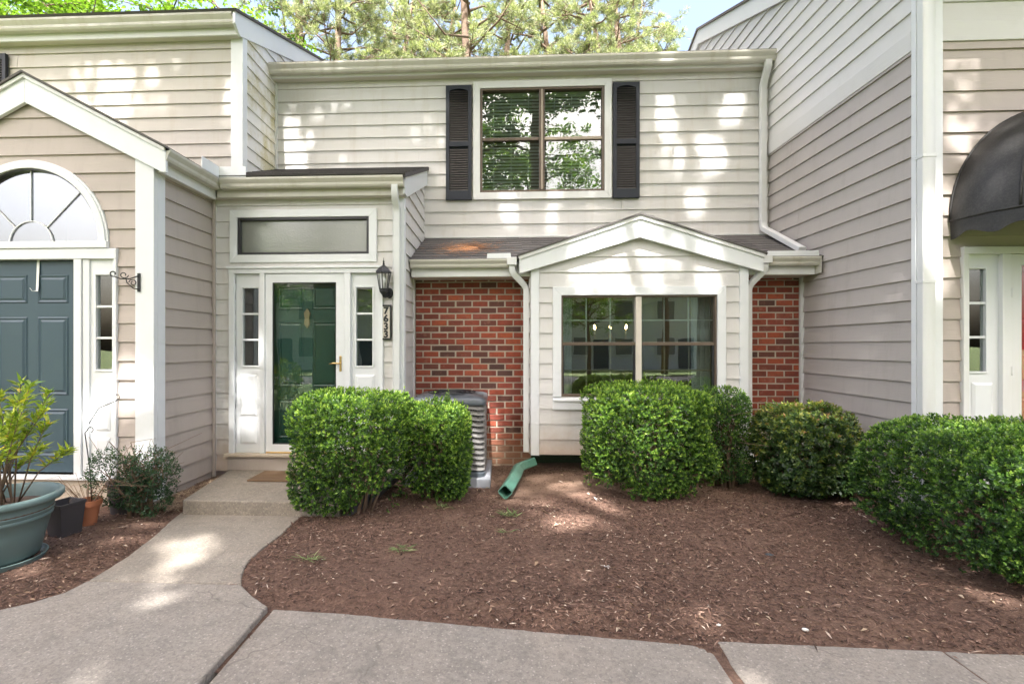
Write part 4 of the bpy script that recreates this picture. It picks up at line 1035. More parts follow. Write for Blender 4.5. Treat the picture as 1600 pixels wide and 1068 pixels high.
# ------------------------------------------------------------------ shrubs
def rosettes(P, N, per, L, Wd, tone_base, spread=.9, stem=.04):
    """leafy sprigs: leaves along a short shoot, darker at its base and palest at its tip"""
    n = len(P); idx = np.repeat(np.arange(n), per)
    ref = unit(n); T = np.cross(N, ref); T /= np.linalg.norm(T, axis=1, keepdims=True)+1e-9; B = np.cross(N, T)
    t = np.tile(np.linspace(0, 1, per), n)
    ang = np.tile(np.arange(per)*2.399, n)+np.repeat(RNG.uniform(0, 6.28, n), per)
    tilt = (1.25-.85*t)*spread/.9+RNG.normal(0, .15, n*per)
    rd = T[idx]*np.cos(ang)[:, None]+B[idx]*np.sin(ang)[:, None]
    D = N[idx]*np.cos(tilt)[:, None]+rd*np.sin(tilt)[:, None]
    FN = N[idx]*np.sin(tilt)[:, None]-rd*np.cos(tilt)[:, None]+unit(n*per)*.3
    sl = np.repeat(RNG.uniform(.6, 1.3, n), per)*stem
    PP = P[idx]+N[idx]*((t-.8)*sl)[:, None]+unit(n*per)*.003
    k = RNG.uniform(.75, 1.2, n*per)*(1.1-.25*t)
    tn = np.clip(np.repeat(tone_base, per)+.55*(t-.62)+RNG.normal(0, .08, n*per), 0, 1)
    return PP, D, FN, L*k, Wd*k, tn
def bush(name, c, half, h, zb, label, cat, mat, n, per=6, L=.026, Wd=.015, p=3.6, lump=.085, seed=1, gap=None, group=None, stems=9, base=None, shell=.30, tone=.50, top_bias=.16, spread=.9, keep=None):
    """c=(x,y) centre; leaves fill a rounded box from zb to h"""
    r = np.random.default_rng(seed); o = thing(name, (c[0], c[1], .0), label, cat, group)
    cz = (h+zb)/2; hz = (h-zb)/2; ce = np.array([c[0], c[1], cz]); H = np.array([half[0], half[1], hz])
    d = r.normal(size=(n, 3)); d *= (H**.0); d /= np.linalg.norm(d, axis=1, keepdims=True)
    # sample uniformly over the box faces so the flat sides are covered evenly
    face = r.choice(3, n, p=np.array([H[1]*H[2], H[0]*H[2], H[0]*H[1]])/(H[1]*H[2]+H[0]*H[2]+H[0]*H[1])); q = r.uniform(-1, 1, (n, 3))
    q[np.arange(n), face] = np.where(r.random(n) < .5, -1, 1); d = q
    f = (np.abs(d)**p).sum(1)**(-1/p); S = d*f[:, None]
    lumpf = np.zeros(n)
    for k in range(14):
        a = r.normal(size=3); a /= np.linalg.norm(a); fr = r.uniform(2.5, 11); lumpf += np.sin((S*H)@a*fr*2.2+r.uniform(0, 6.28))/(4+fr*.3)
    rad = 1+lump*lumpf-shell*r.random(n)**2.6
    P = ce+S*H*rad[:, None]
    G = np.sign(S)*np.abs(S)**(p-1)/H; G /= np.linalg.norm(G, axis=1, keepdims=True)
    N = G*1.0+np.array([0, 0, .45])+r.normal(size=(n, 3))*.38; N /= np.linalg.norm(N, axis=1, keepdims=True)
    ok = P[:, 2] > .03+r.random(n)*.05
    if gap is not None: ok &= ~gap(P, r)
    # random holes
    hol = np.zeros(n)
    for k in range(10):
        a = r.normal(size=3); a /= np.linalg.norm(a); hol += np.sin(P@a*r.uniform(9, 26)+r.uniform(0, 6.28))
    ok &= ~((hol > 3.6) & (r.random(n) < .7) & (rad > .9))
    if shell < .4:
        deep = r.random(n) < .16; P = np.where(deep[:, None], ce+S*H*(.35+.5*r.random(n))[:, None], P)
    P, N, S = P[ok], N[ok], S[ok]
    if shell < .4: per = per+4; kk = r.random(len(P)) < .42; P, N, S = P[kk], N[kk], S[kk]
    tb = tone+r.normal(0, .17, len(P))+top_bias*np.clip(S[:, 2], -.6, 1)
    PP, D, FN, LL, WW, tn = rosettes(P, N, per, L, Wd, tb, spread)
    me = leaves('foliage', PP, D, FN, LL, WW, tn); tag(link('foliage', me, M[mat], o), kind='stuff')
    ns = 26 if shell < .4 else 8; sh = r.choice(len(P), ns, replace=False); top = S[sh][:, 2] > -.2; sh = sh[top]
    if len(sh):
        Q = []; QN = []
        for i_ in sh:
            d_ = N[i_]*.6+np.array([0, 0, .8])+r.normal(size=3)*.25; d_ /= np.linalg.norm(d_)
            for t_ in (.02, .045, .07): Q.append(P[i_]+d_*t_*r.uniform(.7, 1.3)); QN.append(d_)
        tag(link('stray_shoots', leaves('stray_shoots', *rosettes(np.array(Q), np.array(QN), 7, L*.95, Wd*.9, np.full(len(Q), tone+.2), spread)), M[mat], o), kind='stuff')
    bc = base or c
    for k in range(stems):
        b0 = Vector((bc[0]+r.uniform(-.10, .10), bc[1]+r.uniform(-.10, .10), 0.0)); e = Vector(ce+np.array([r.uniform(-.75, .75), r.uniform(-.75, .75), r.uniform(.1, .75)])*H)
        m1 = b0.lerp(e, .35)+Vector((r.uniform(-.05, .05), r.uniform(-.05, .05), .06)); m2 = b0.lerp(e, .7)+Vector((r.uniform(-.06, .06), r.uniform(-.06, .06), .03))
        mb = MB().tube([b0, m1, m2, e], [.014, .011, .007, .003], 6)
        for _ in range(5):
            s = m1.lerp(e, r.random()); mb.tube([s, s+Vector(r.normal(size=3)*.09), s+Vector((r.normal()*.16, r.normal()*.16, r.uniform(0, .2)))], [.005, .0035, .0015], 5)
        mb.build('stem', 'twig', o, smooth=True)
    return o
def gapA(P, r):     # the hedge is lifted off the ground towards the air conditioner and open below
    x, y, z = P.T
    return ((z < .05+.42*np.clip((x+1.42)/.5, 0, 1)+.05*np.sin(x*14)) & (x > -1.50) & (r.random(len(P)) < .97)) | ((x > -1.13) & (z > .25) & (z < .62) & (np.abs(x+1.0) < .1) & (r.random(len(P)) < .6))
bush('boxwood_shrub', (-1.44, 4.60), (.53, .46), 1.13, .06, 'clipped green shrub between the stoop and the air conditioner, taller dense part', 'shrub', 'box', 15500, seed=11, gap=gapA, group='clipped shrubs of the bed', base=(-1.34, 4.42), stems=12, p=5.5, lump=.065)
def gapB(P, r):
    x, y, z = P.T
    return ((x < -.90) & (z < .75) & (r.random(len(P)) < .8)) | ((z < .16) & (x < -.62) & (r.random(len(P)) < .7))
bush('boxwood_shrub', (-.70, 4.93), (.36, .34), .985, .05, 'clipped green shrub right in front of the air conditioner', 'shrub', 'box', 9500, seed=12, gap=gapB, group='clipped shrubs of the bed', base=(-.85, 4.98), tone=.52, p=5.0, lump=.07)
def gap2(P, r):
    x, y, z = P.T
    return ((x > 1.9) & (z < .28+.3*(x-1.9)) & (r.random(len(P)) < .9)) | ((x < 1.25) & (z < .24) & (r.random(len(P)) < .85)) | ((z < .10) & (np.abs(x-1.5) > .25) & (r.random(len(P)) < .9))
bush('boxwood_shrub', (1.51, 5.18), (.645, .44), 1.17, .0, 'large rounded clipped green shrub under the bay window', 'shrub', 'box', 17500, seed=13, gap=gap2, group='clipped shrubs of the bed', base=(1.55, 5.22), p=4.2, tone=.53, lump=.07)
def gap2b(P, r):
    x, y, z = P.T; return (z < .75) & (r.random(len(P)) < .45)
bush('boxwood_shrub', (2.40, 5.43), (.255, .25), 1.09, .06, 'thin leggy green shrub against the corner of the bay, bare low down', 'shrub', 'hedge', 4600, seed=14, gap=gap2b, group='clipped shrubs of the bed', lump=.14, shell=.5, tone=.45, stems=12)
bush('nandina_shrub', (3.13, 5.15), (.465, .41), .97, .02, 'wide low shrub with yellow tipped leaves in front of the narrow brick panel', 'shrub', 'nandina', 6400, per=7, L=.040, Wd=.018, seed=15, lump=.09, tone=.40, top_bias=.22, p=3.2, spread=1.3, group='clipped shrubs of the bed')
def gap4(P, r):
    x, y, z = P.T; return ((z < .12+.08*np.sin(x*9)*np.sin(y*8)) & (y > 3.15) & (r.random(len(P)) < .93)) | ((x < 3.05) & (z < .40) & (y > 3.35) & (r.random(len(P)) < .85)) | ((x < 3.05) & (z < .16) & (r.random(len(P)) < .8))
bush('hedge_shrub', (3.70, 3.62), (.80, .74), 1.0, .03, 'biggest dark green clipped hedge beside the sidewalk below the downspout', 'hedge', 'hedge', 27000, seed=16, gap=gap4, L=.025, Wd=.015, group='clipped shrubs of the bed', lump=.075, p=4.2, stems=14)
def gap5(P, r):
    x, y, z = P.T; return r.random(len(P)) < .30
bush('young_shrub', (-3.34, 4.27), (.38, .22), .66, .05, 'small loose dark green shrub at the foot of the white corner post', 'shrub', 'shade_leaf', 2100, per=7, L=.022, Wd=.011, seed=17, lump=.30, shell=.85, p=2.2, tone=.42, gap=gap5, stems=14)

# ------------------------------------------------------------------ pots and plants of the left bed
pp = thing('planter_pot', (-3.64, 3.31, 0), 'large round teal planter holding a yellow green shrub by the walk', 'planter')
pcx, pcy = -3.64, 3.31
MB().lathe([(.205, .0), (.225, .02), (.265, .20), (.285, .28), (.294, .285), (.298, .30), (.292, .31), (.300, .325), (.304, .335), (.298, .345), (.315, .40), (.35, .405), (.362, .42), (.362, .445), (.352, .455), (.325, .455), (.305, .43), (.295, .37), (.285, .34)], (pcx, pcy, .04), 64, True).build('bowl', 'pot', pp, smooth=True, angle=50)
MB().lathe([(.22, 0), (.245, .0), (.262, .035), (.268, .05), (.258, .052), (.246, .03), (.22, .02)], (pcx, pcy, .0), 48).build('saucer', 'pot', pp, smooth=True, angle=50)
MB().lathe([(.001, .40), (.15, .405), (.30, .38), (.30, .36), (.001, .36)], (pcx, pcy, .02), 40).build('soil', 'soilpot', pp, smooth=True)
yp = thing('potted_shrub', (pcx, pcy, .4), 'leggy shrub with yellow green leaves growing in the large teal planter', 'potted plant')
PPs, DDs, NNs, TTs = [], [], [], []; rr_ = np.random.default_rng(5)
for k in range(30):
    b0 = np.array([pcx+rr_.uniform(-.12, .12), pcy+rr_.uniform(-.1, .1), .40]); tip = np.array([pcx+rr_.uniform(-.48, .40), pcy+rr_.uniform(-.28, .25), rr_.uniform(.75, 1.36)])
    if k < 3: tip = np.array([pcx+(.36, .30, .42)[k], pcy+.05*k, (1.02, 1.12, .80)[k]])
    m1 = b0+(tip-b0)*.45+np.array([0, 0, .07]); pts = [b0, m1, tip]
    MB().tube([tuple(x) for x in pts], [.006, .0045, .002], 5).build('stem', 'twig', yp, smooth=True)
    nlv = 60
    for j in range(nlv):
        t = 1-(rr_.random()**1.5)*.72; t = min(t, 1)
        q = m1+(tip-m1)*((t-.3)/.7) if t > .3 else b0+(m1-b0)*t/.3
        d = rr_.normal(size=3); d[2] = abs(d[2])*.6+.15; d += (tip-m1)*.8
        PPs.append(q); DDs.append(d); NNs.append(np.array([0, 0, 1.])+rr_.normal(size=3)*.4); TTs.append(np.clip(rr_.normal(.5, .22), 0, 1))
PPs, DDs, NNs = np.array(PPs), np.array(DDs), np.array(NNs)
tag(link('foliage', leaves('foliage', PPs, DDs, NNs, rr_.uniform(.05, .10, len(PPs)), rr_.uniform(.015, .028, len(PPs)), np.array(TTs), .1, .1), M['potleaf'], yp), kind='stuff')
np1 = thing('nursery_pot', (-3.61, 3.80, 0), 'square dark plastic nursery pot between the teal planter and terracotta pot', 'pot')
def sq(h, z, cx=-3.61, cy=3.80, rot=.55): return [(cx+h*(math.cos(rot+math.pi/2*k)), cy+h*math.sin(rot+math.pi/2*k), z) for k in range(4)]
MB().loft([sq(.105, .0), sq(.135, .27), sq(.142, .27), sq(.142, .295), sq(.130, .295), sq(.12, .22)]).build('tub', 'nursery', np1, bevel=.006)
tp = thing('terracotta_pot', (-3.62, 4.03, 0), 'small terracotta flower pot with dry stalks next to the loose shrub', 'pot')
MB().lathe([(.062, 0), (.088, .17), (.102, .17), (.105, .215), (.092, .215), (.082, .16), (.001, .16)], (-3.62, 4.03, .02), 36).build('bowl', 'terracotta', tp, smooth=True, angle=40)
PPs = []; DDs = []
gb = MB()
for k in range(34):
    a = rr_.uniform(0, 6.28); l_ = rr_.uniform(.18, .46); o_ = rr_.uniform(.02, .09)
    p0 = Vector((-3.62+o_*.6*math.cos(a), 4.03+o_*.6*math.sin(a), .18)); gb.tube([p0, p0+Vector((math.cos(a)*l_*.4, math.sin(a)*l_*.4, l_*.6)), p0+Vector((math.cos(a)*l_*.95, math.sin(a)*l_*.95, l_*.45))], [.0022, .0016, .0006], 3)
tag(gb.build('dry_stalks', 'dryleaf', tp), kind='stuff')
np2 = thing('nursery_pot', (-3.50, 4.33, 0), 'round black nursery pot half hidden behind the loose shrub', 'pot')
MB().lathe([(.105, 0), (.135, .26), (.145, .26), (.145, .285), (.125, .285), (.12, .22), (.001, .22)], (-3.56, 4.36, .02), 30).build('tub', 'nursery', np2, smooth=True, angle=40)
hk = thing('shepherd_hook', (-3.66, 4.16, .25), 'thin dark metal plant hook leaning out of the terracotta pot', 'plant hook')
MB().tube([(-3.60, 4.05, .18), (-3.68, 4.12, .45), (-3.82, 4.22, .78)]+spiral((-3.80, 4.26, .80), .03, .02, math.pi, -math.pi*.4, (Vector((1, 0, 0)), Vector((0, 0, 1))), 10), .005, 6).build('rod', 'black', hk, smooth=True)
MB().tube([(-3.80, 4.24, .86), (-3.74, 4.28, 1.0), (-3.62, 4.33, 1.06), (-3.59, 4.34, 1.09), (-3.60, 4.34, 1.12), (-3.63, 4.33, 1.12)], .0045, 6).build('hook', 'black', hk, smooth=True)

# ------------------------------------------------------------------ mulch chips, litter, tufts
def scatter(n, x0, x1, y0, y1, r):
    X = r.uniform(x0, x1, n); Y = y0+(y1-y0)*r.random(n)**1.25
    d = np.full(n, 1e9)
    for p in POLYS: d = np.minimum(d, poly_dist(p, X, Y))
    k = (d > r.uniform(-.012, .03, n)) & ~((X < LX-.1) & (Y > 4.5)) & ~((X > 3.75) & (Y > 4.5))
    return X[k], Y[k]
r = np.random.default_rng(21)
Xc = []; Yc = []
for n_, bb in ((92000, (-1.9, 3.9, 2.55, 6.15)), (22000, (-4.6, -2.6, 2.6, 5.5))):
    x, y = scatter(n_, *bb, r); Xc.append(x); Yc.append(y)
Xc = np.concatenate(Xc); Yc = np.concatenate(Yc)
dens = fbm(Xc, Yc, 9, 3, 2.0); kk = (r.random(len(Xc)) < np.clip(.72+.38*dens, .25, 1)) & ~((np.hypot((Xc-.45)/.75, (Yc-5.35)/.45) < 1) & (r.random(len(Xc)) < .8))
Xc, Yc = Xc[kk], Yc[kk]; n_ = len(Xc); P = np.stack([Xc, Yc, mulch_h(Xc, Yc)+r.uniform(.001, .016, n_)], 1)
a = r.uniform(0, 6.283, n_); D = np.stack([np.cos(a), np.sin(a), r.normal(0, .22, n_)], 1); Nn = np.stack([r.normal(0, .35, n_), r.normal(0, .35, n_), np.ones(n_)], 1)
ln_ = r.gamma(2.0, .0098, n_)+.008
me = leaves('bark_mulch', P, D, Nn, ln_, np.minimum(ln_*.5, r.uniform(.004, .011, n_)), np.clip(r.beta(1.25, 1.6, n_)+.3*(r.random(n_) < .035), 0, 1), .3)
tag(link('bark_mulch', me, M['chip']), 'brown shredded bark mulch chips scattered over the bed', 'mulch', kind='stuff')
x1_, y1_ = scatter(300, -1.9, 3.9, 2.6, 6.0, r); x2_, y2_ = scatter(170, -4.4, -2.7, 2.7, 5.4, r)
x1_ = np.concatenate([x1_, x2_]); y1_ = np.concatenate([y1_, y2_]); n_ = len(x1_)
a = r.uniform(0, 6.283, n_); D = np.stack([np.cos(a), np.sin(a), r.normal(0, .2, n_)], 1); ll = r.uniform(.02, .065, n_)*r.uniform(.6, 1, n_)
me = leaves('dry_leaves', np.stack([x1_, y1_, mulch_h(x1_, y1_)+.012], 1), D, np.stack([r.normal(0, .3, n_), r.normal(0, .3, n_), np.ones(n_)], 1), ll, ll*r.uniform(.25, .5, n_), r.random(n_), .3, .15)
tag(link('dry_leaves', me, M['dryleaf']), 'tan fallen dry leaves lying about on the mulch', 'leaves', kind='stuff')
# straw along the foot of the left wall
x, y = scatter(2600, -3.38, -2.95, 4.35, 5.5, r); n_ = len(x); a = r.uniform(0, 6.28, n_)
me = leaves('pine_straw', np.stack([x, y, np.full(n_, .03)+r.uniform(0, .03, n_)], 1), np.stack([np.cos(a), np.sin(a), r.normal(0, .15, n_)], 1), np.tile([0, 0, 1.], (n_, 1))+unit(n_)*.2, r.uniform(.04, .11, n_), np.full(n_, .004), r.uniform(.1, .9, n_), .1)
tag(link('pine_straw', me, M['dryleaf']), 'pale pine straw lying along the foot of the taupe side wall', 'straw', kind='stuff')
# pine straw drift on the lower shed roof
n_ = 900; x = r.normal(-.52, .20, n_); t = np.clip(r.normal(.42, .13, n_)+.10*(x+.5), .05, .95); y = 5.80+1.185*t; z = 2.625+.525*t+r.uniform(.012, .035, n_); a = r.normal(0, .6, n_)
ps = thing('straw_drift', (-.5, 6.3, 2.85), 'drift of orange pine straw on the low roof above the brick', 'straw')
me = leaves('straw', np.stack([x, y, z], 1), np.stack([np.cos(a), np.sin(a), r.normal(0, .1, n_)+.3*np.sin(a)], 1), np.tile([0, -.4, 1.], (n_, 1))+unit(n_)*.2, r.uniform(.06, .14, n_), np.full(n_, .005), r.uniform(0, .6, n_), .1)
msb = leaf('roof_straw', [(0, (.35, .13, .04, 1)), (1, (.60, .30, .12, 1))], .8, .0)
tag(link('straw', me, msb, ps), kind='stuff')
def tuft(x, y, s, label, n=34, flat=.8, seed=1, mat='grassblade', name='grass_tuft'):
    q = np.random.default_rng(seed); o = thing(name, (x, y, float(mulch_h([x], [y])[0])), label, 'weed', 'weed tufts on the mulch')
    z = float(mulch_h([x], [y])[0])+.008; a = q.uniform(0, 6.28, n); P = np.stack([x+q.normal(0, s*.5, n), y+q.normal(0, s*.3, n), np.full(n, z)], 1)
    D = np.stack([np.cos(a), np.sin(a)*.6, q.uniform(.05, .9, n)*(1.2-flat)+.08], 1)
    link('blades', leaves('blades', P, D, np.tile([0, 0, 1.], (n, 1))+q.normal(size=(n, 3))*.2, q.uniform(.05, .12, n), q.uniform(.006, .010, n), q.random(n), .2, .1), M[mat], o)['kind'] = 'stuff'
tuft(.06, 4.42, .10, 'green weed tuft just in front of the loose green pipe', 46, .6, 2)
tuft(-.58, 4.56, .08, 'green weed tuft under the front edge of the shrub by the air conditioner', 24, .7, 3)
tuft(-.76, 3.60, .06, 'pulled pale weed lying alone in the middle of the mulch', 26, .95, 4)
tuft(-1.41, 3.43, .07, 'pulled pale weed lying near the curved edge of the walk', 30, .95, 5)
tuft(.02, 4.0, .03, 'tiny weed sprig lying behind the middle of the mulch', 10, .9, 6)
def pebble(x, y, s, label, mat, seed, flat=.6, cat='stone', name='pebble'):
    q = np.random.default_rng(seed); z = float(mulch_h([x], [y])[0]); bm = bmesh.new(); bmesh.ops.create_icosphere(bm, subdivisions=2, radius=s)
    for v in bm.verts: v.co = Vector((v.co.x*1.3, v.co.y, v.co.z*flat))*(1+q.normal(0, .08)); v.co += Vector((x, y, z+s*flat*.6))
    me = bpy.data.meshes.new(name); bm.to_mesh(me); bm.free(); me.shade_smooth(); tag(link(name, me, M[mat]), label, cat)
pebble(1.68, 2.75, .014, 'small white pebble on the mulch near the sidewalk joint', 'paper', 1)
pebble(1.22, 2.78, .010, 'smallest white pebble at the top of the sidewalk crack', 'paper', 2)
pebble(1.98, 3.66, .024, 'flat dark slate chip lying on the mulch before the big hedge', 'slate', 3, .25)
for i, (x, y, lb) in enumerate(((.72, 3.42, 'torn white scrap lying in the middle of the mulch'), (.93, 4.82, 'white scrap at the foot of the bay shrub'))):
    o = thing('paper_scrap', (x, y, 0), lb, 'litter'); q = np.random.default_rng(i+40); n_ = 7; a = q.uniform(0, 6.28, n_); z = float(mulch_h([x], [y])[0])+.012
    link('scrap', leaves('scrap', np.tile([x, y, z], (n_, 1))+q.normal(0, .012, (n_, 3))*[1, 1, .2], np.stack([np.cos(a), np.sin(a), q.uniform(0, .6, n_)], 1), np.tile([0, 0, 1.], (n_, 1))+q.normal(size=(n_, 3))*.4, q.uniform(.02, .045, n_), q.uniform(.01, .018, n_), q.random(n_)), M['paper'], o)

# ------------------------------------------------------------------ trees
def tube_np(m, p, q, r0, r1, seg=7, bend=.0):
    mid = (np.array(p)+np.array(q))/2+RNG.normal(size=3)*bend
    m.tube([tuple(p), tuple(mid), tuple(q)], [r0, (r0+r1)/2, r1], seg)
def broad_tree_meshes(seed, H, crown_r, n_leaf, leaf_len, low=.35, open_=.5, trunk_r=.22):
    r = np.random.default_rng(seed); m = MB()
    trunk = [(0, 0, -.2), (r.normal(0, .15), r.normal(0, .15), H*.25), (r.normal(0, .3), r.normal(0, .3), H*.5), (r.normal(0, .35), r.normal(0, .35), H*.78)]
    m.tube(trunk, [trunk_r*1.25, trunk_r, trunk_r*.7, trunk_r*.25], 10)
    C_ = []; nl = 16
    for k in range(nl):
        t = low+(.80-low)*k/nl; z = H*t; i = min(int(t/.27), 2); p = np.array(trunk[1])+(np.array(trunk[3])-np.array(trunk[1]))*np.clip((z-trunk[1][2])/(trunk[3][2]-trunk[1][2]), 0, 1)
        a = k*2.4+r.normal(0, .3); L_ = crown_r*(1.0-.45*abs(t-.55)/.35)*r.uniform(.75, 1.1); q = p+np.array([math.cos(a)*L_, math.sin(a)*L_, L_*r.uniform(.25, .7)])
        m1 = p+(q-p)*.5+r.normal(size=3)*.25; m.tube([tuple(p), tuple(m1), tuple(q)], [trunk_r*.42, trunk_r*.26, trunk_r*.07], 6)
        for j in range(9):
            s = p+(q-p)*r.uniform(.3, 1.0); e = s+r.normal(size=3)*np.array([1, 1, .7])*crown_r*.26+np.array([0, 0, .15]); m.tube([tuple(s), tuple((s+e)/2+r.normal(size=3)*.08), tuple(e)], [trunk_r*.11, trunk_r*.07, trunk_r*.02], 4)
            C_.append(e)
            if r.random() < .6: C_.append((s+e)/2)
    C_ = np.array(C_); nc = len(C_)
    ci = r.integers(0, nc, n_leaf); cs = r.uniform(.35, 1.0, nc)*crown_r*.15*(1-.3*open_)
    off = r.normal(size=(n_leaf, 3)); off /= np.linalg.norm(off, axis=1, keepdims=True); off *= (r.random(n_leaf)**.6)[:, None]*cs[ci][:, None]*1.5; off[:, 2] *= .6
    P = C_[ci]+off; D = r.normal(size=(n_leaf, 3)); D[:, 2] = D[:, 2]*.5-.25; N = np.array([0, 0, 1.])+r.normal(size=(n_leaf, 3))*.55
    k = r.uniform(.7, 1.25, n_leaf); tone = np.clip(r.normal(.5, .16, n_leaf)+r.normal(0, .14, nc)[ci], 0, 1)
    return m.mesh('trunk', True), leaves('crown', P, D, N, leaf_len*k, leaf_len*.62*k, tone, .15)
def pine_meshes(seed, H, crown_r, low, n_tuft=3600):
    r = np.random.default_rng(seed); m = MB()
    ax = [(0, 0, -.2), (r.normal(0, .15), r.normal(0, .15), H*.4), (r.normal(0, .25), r.normal(0, .25), H*.75), (r.normal(0, .3), r.normal(0, .3), H)]
    m.tube(ax, [.24, .20, .13, .03], 9); C_ = []; U_ = []
    for k in range(44):
        t = low+(.97-low)*k/44; z = H*t; w = np.clip((z-ax[1][2])/(ax[3][2]-ax[1][2]), 0, 1); p = np.array(ax[1])+(np.array(ax[3])-np.array(ax[1]))*w; p[2] = z
        a = k*2.4+r.normal(0, .5); L_ = crown_r*(1.1-.75*(t-low)/(1-low))*r.uniform(.6, 1.15); q = p+np.array([math.cos(a)*L_, math.sin(a)*L_, L_*r.uniform(.0, .4)])
        m1 = p+(q-p)*.5+np.array([r.normal(0, .15), r.normal(0, .15), r.normal(0, .2)-.1]); m.tube([tuple(p), tuple(m1), tuple(q)], [.055, .035, .012], 5)
        for j in range(8):
            s0 = r.uniform(.35, 1); s = p+(q-p)*s0 if s0 > .5 else m1+(q-m1)*.2; e = s+np.array([math.cos(a), math.sin(a), .5])*r.uniform(.15, .5)+r.normal(size=3)*np.array([.45, .45, .25])
            m.tube([tuple(s), tuple((s+e)/2+r.normal(size=3)*.06), tuple(e)], [.016, .012, .005], 4)
            for i in range(6):
                C_.append(s+(e-s)*(1-.55*r.random()**1.4)+r.normal(size=3)*.05); d = (e-s)+r.normal(size=3)*.25+np.array([0, 0, .35]); U_.append(d/np.linalg.norm(d))
    C_ = np.array(C_); U_ = np.array(U_); nn = 24; ci = np.repeat(np.arange(len(C_)), nn); n = len(ci)
    D = U_[ci]*.75+r.normal(size=(n, 3))*.55; tone = np.clip(r.normal(.5, .15, n)+r.normal(0, .16, len(C_))[ci], 0, 1); k = r.uniform(.7, 1.2, n)
    return m.mesh('trunk', True), leaves('crown', C_[ci]+r.normal(size=(n, 3))*.02, D, r.normal(size=(n, 3)), .21*k, .017*np.ones(n), tone, .0)
def plant(name, ms, loc, rz, sc, label, cat, group, lm):
    o = thing(name, loc, label, cat, group, rz, sc)
    a = link('trunk', ms[0], M['bark'], o, local=True); b = link('crown', ms[1], M[lm], o, local=True); b['kind'] = 'stuff'
    return o
pineA = pine_meshes(31, 19, 3.2, .42); pineB = pine_meshes(32, 17, 2.8, .36)
PG = 'pines behind the houses'
for i, (x, y, s, ms, lb) in enumerate((
    (-7.6, 17.5, 1.0, pineA, 'tall pine seen past the left end of the cream roof'), (-4.0, 19.0, .95, pineB, 'pine rising behind the mildewed gable end'),
    (-1.2, 18.0, 1.02, pineA, 'pine standing behind the roof left of the upstairs window'), (1.9, 20.5, 1.05, pineB, 'pine with forked bare limbs behind the roof over the upstairs window'),
    (4.3, 19.0, .92, pineA, 'pine behind the roof right of the upstairs window'), (6.6, 24.5, .80, pineB, 'smaller distant pine beside the tall right gable'),
    (0.4, 25.5, 1.2, pineA, 'far pine behind the middle of the cream roof'), (-6.0, 26.0, 1.2, pineB, 'far pine behind the two left pines'), (-2.7, 22.5, 1.1, pineB, 'pine between the mildewed gable and the upstairs window, set back'), (3.2, 16.2, .84, pineB, 'nearest pine, behind the roof above the right black shutter'), (-5.6, 15.8, .82, pineA, 'nearest pine, behind the mildewed gable end'), (5.6, 21.5, 1.0, pineB, 'pine close to the tall right gable, set back'))):
    plant('pine_tree', ms, (x, y, -.1), i*1.9, s, lb, 'tree', PG, 'needle')
broadA = broad_tree_meshes(41, 13, 4.6, 26000, .13, trunk_r=.2)
for i, (x, y, s, lb) in enumerate(((-11.5, 17.5, 1.15, 'bright green broadleaf tree over the far left roof edge'), (-8.6, 23, 1.3, 'tall broadleaf tree behind the left roof by the first pine'), (3.6, 27, 1.35, 'bright green broadleaf tree between the pines behind the roof'), (-15.2, 17.0, 1.2, 'bright green broadleaf tree above the left end of the left gutter'), (-17.6, 19.5, 1.4, 'farthest left broadleaf tree behind the left roof'), (-13.0, 20.0, 1.35, 'broadleaf tree behind the left roof, set back between two others'))):
    plant('broadleaf_tree', broadA, (x, y, -.1), i*2.2+.5, s, lb, 'tree', 'broadleaf trees behind the houses', 'broad')
# trees across the walk: they dapple the front and are mirrored in the panes
OPEN = [  # sunlit spots: point and radius; leaves are cut out of the unseen crowns along the line to the sun
    (-1.45, 4.5, .95, .50), (-.75, 4.9, .95, .38), (.25, 5.35, .0, .55), (.45, 4.35, 0, .26), (.85, 4.45, 0, .24), (.80, 4.95, 0, .24), (1.35, 5.0, 1.0, .50), (2.4, 5.3, 1.0, .22),
    (1.55, 5.8, 2.75, .34), (1.0, 5.8, 2.55, .2), (2.3, 5.8, 2.6, .2), (-3.15, 7, 4.55, .30), (-3.1, 7, 4.0, .22), (2.35, 7, 4.75, .16), (2.45, 7, 4.2, .13), (2.95, 7, 4.25, .18), (2.7, 7, 3.6, .18), (3.3, 7, 4.95, .16), (.1, 7, 3.5, .12), (.7, 7, 3.5, .12),
    (-3.5, 4.55, 1.3, .22), (-3.5, 4.55, .7, .2), (-3.95, 4.55, .8, .2), (-3.05, 5.5, .85, .2), (-2.9, 5.5, 1.5, .12), (4.15, 4.5, 4.2, .2), (4.2, 4.5, 3.2, .3), (4.7, 4.0, 3.3, .25), (3.9, 4.5, 2.5, .22), (-2.55, 3.75, 0, .16), (-2.35, 3.55, 0, .14), (-3.1, 3.9, 0, .2), (-3.2, 3.3, 0, .16),
    (3.2, 3.05, .45, .35), (3.5, 3.6, 1.0, .3), (2.75, 2.4, 0, .16), (1.1, 2.35, 0, .12), (1.9, 2.35, 0, .12), (1.2, 2.85, 0, .13), (-.55, 6.3, 2.85, .20), (-5.0, 6.1, 4.85, .16), (-4.6, 6.1, 4.95, .12), (-3.6, 6.1, 4.9, .14), (-3.6, 3.3, .9, .3), (-.1, 6.2, .9, .18), (-.1, 6.2, .4, .16), (-.35, 6.2, 2.1, .1), (3.0, 5.1, .95, .3), (3.35, 5.0, .1, .2), (-2.5, 5.3, .14, .12)]
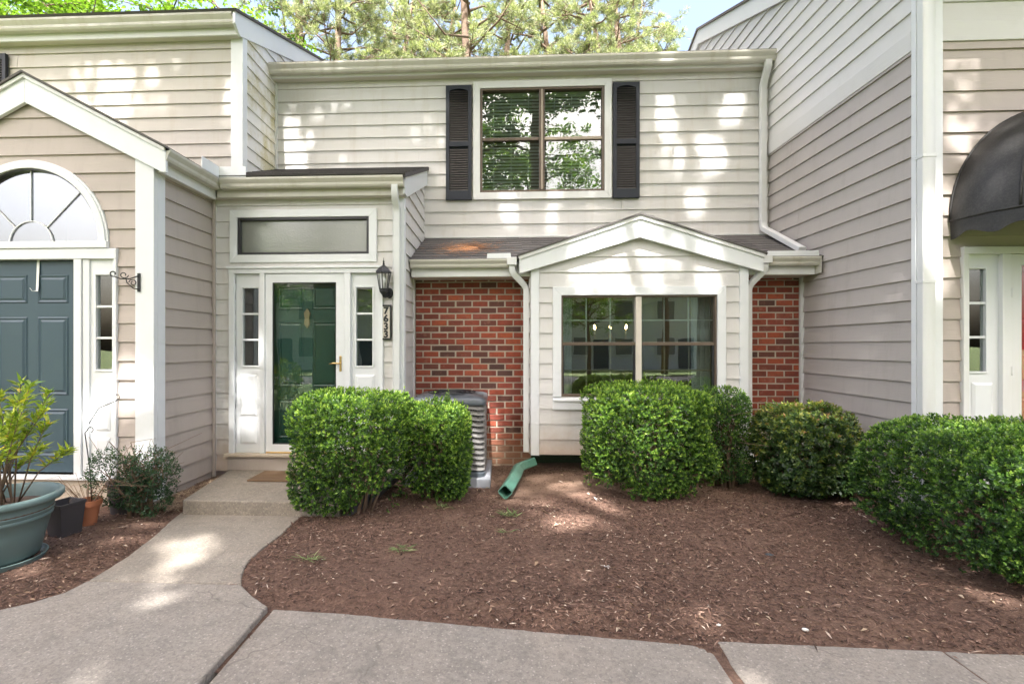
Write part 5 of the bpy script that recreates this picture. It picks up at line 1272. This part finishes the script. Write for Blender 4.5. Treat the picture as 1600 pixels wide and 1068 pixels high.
def thin(me_, M4, dens):
    n = len(me_.polygons); co = np.empty(n*4*3, np.float32); me_.vertices.foreach_get('co', co); co = co.reshape(n, 4, 3)
    tone = np.empty(n*4, np.float32); me_.attributes['tone'].data.foreach_get('value', tone); tone = tone.reshape(n, 4)
    R4 = np.array(M4); Wc = co.mean(1)@R4[:3, :3].T+R4[:3, 3]; keep = RNG.random(n) < dens; sd_ = -np.array(SUN_DIR)
    for x, y, z, rad in OPEN:
        v = Wc-np.array([x, y, z]); d = np.linalg.norm(v-(v@sd_)[:, None]*sd_, axis=1); rad = rad*(.72 if z > 3.2 else 1.0); keep &= ~(RNG.random(n) < .97*np.clip((rad+.16-d)/.16, 0, 1))
    co = co[keep]; m2 = np_mesh('crown', co.reshape(-1, 3), np.arange(len(co)*4).reshape(-1, 4), tone[keep].ravel()); bpy.data.meshes.remove(me_); return m2
oak_spots = ((-5.4, -3.4, 1.16, .3, 51, 'tall oak by the walk opposite the left door, mirrored in the storm door'), (1.2, -4.2, 1.18, 2.1, 53, 'tall oak by the walk, mirrored in the upstairs window'), (-2.2, -8.8, 1.08, 5.1, 55, 'tall oak added farther back on the lawn to shade the sidewalk'), (6.3, -3.3, 1.15, 4.4, 54, 'tall oak by the walk, its trunk mirrored in the bay window'))  # the one farther back is added for its shade on the sidewalk
for x, y, s, rz, sd0, lb in oak_spots:
    tm, cm = broad_tree_meshes(sd0, 20, 6.2, 47000, .19, low=.50, trunk_r=.27)
    cm = thin(cm, Matrix.Translation((x, y, -.1)) @ Matrix.Rotation(rz, 4, 'Z') @ Matrix.Scale(s, 4), 1.0)
    plant('shade_tree', (tm, cm), (x, y, -.1), rz, s, lb, 'tree', 'trees across the walk', 'broad')
shadeB = broad_tree_meshes(52, 15, 4.6, 16000, .17, low=.40, trunk_r=.2)
for i, (x, y, s, lb) in enumerate((
    (2.0, -17.5, 1.2, 'tree across the parking court opposite the bay'), (-5.5, -17.5, 1.15, 'tree across the parking court opposite the left door'),
    (9.5, -17.0, .9, 'tree across the parking court opposite the right door'), (-15, -20, .75, 'tree at the far left corner of the parking court'),
    (-27, -15, .5, 'lower tree beyond the far left end of the parking court'), (-34, -19, .62, 'lower tree farthest left beyond the parking court'), (-23, -23, .6, 'lower tree behind the far left corner tree'),
    (3.4, -7.6, .40, 'small tree on the lawn opposite the bay window'), (9.6, -8.0, .46, 'small tree on the lawn opposite the black awning'), (-3.8, -8.2, .36, 'small tree on the lawn opposite the stoop'))):
    plant('shade_tree', shadeB, (x, y, -.1), (1.3, 2.6, 3.9, 5.2, .8, 2.2, 3.3, 4.1, .4, 1.9)[i], s, lb, 'tree', 'trees across the walk', 'broad')

# the facing rows across the parking court (mirrored in the bay window and storm door)
def facing(x0, label):
    F_ = thing('townhouse', (x0+9, -22, 0), label, 'townhouse', 'townhouses across the parking court')
    MB().box(x0, x0+18, -28, -22, -.1, 5.6).build('wall', 'farwall', F_)
    MB().prism([(x0-.4, -21.5, 5.5), (x0-.4, -25, 7.3), (x0-.4, -28.5, 5.5)], (18.8, 0, 0)).build('roof', 'farroof', F_)
    for k in range(6):
        for z in (.9, 3.4):
            x = x0+1+k*2.9; wn = bx('window', 'trim', F_, x, x+1.3, -22.0, -21.94, z, z+1.35, 0); bx('pane', 'farpane', wn, x+.08, x+1.22, -21.94, -21.92, z+.08, z+1.27, 0)
    for k in range(3): bx('door', 'teal', F_, x0+2.5+k*5.8, x0+3.5+k*5.8, -22, -21.95, 0, 2.1, 0)
facing(-2, 'pale two-storey townhouse across the parking court, mirrored in the bay window')
facing(-24, 'pale two-storey townhouse across the parking court, mirrored in the storm door')
struct(MB().box(-60, 60, -60, -15.5, -.3, -.06).build('lawn', 'lawn'))
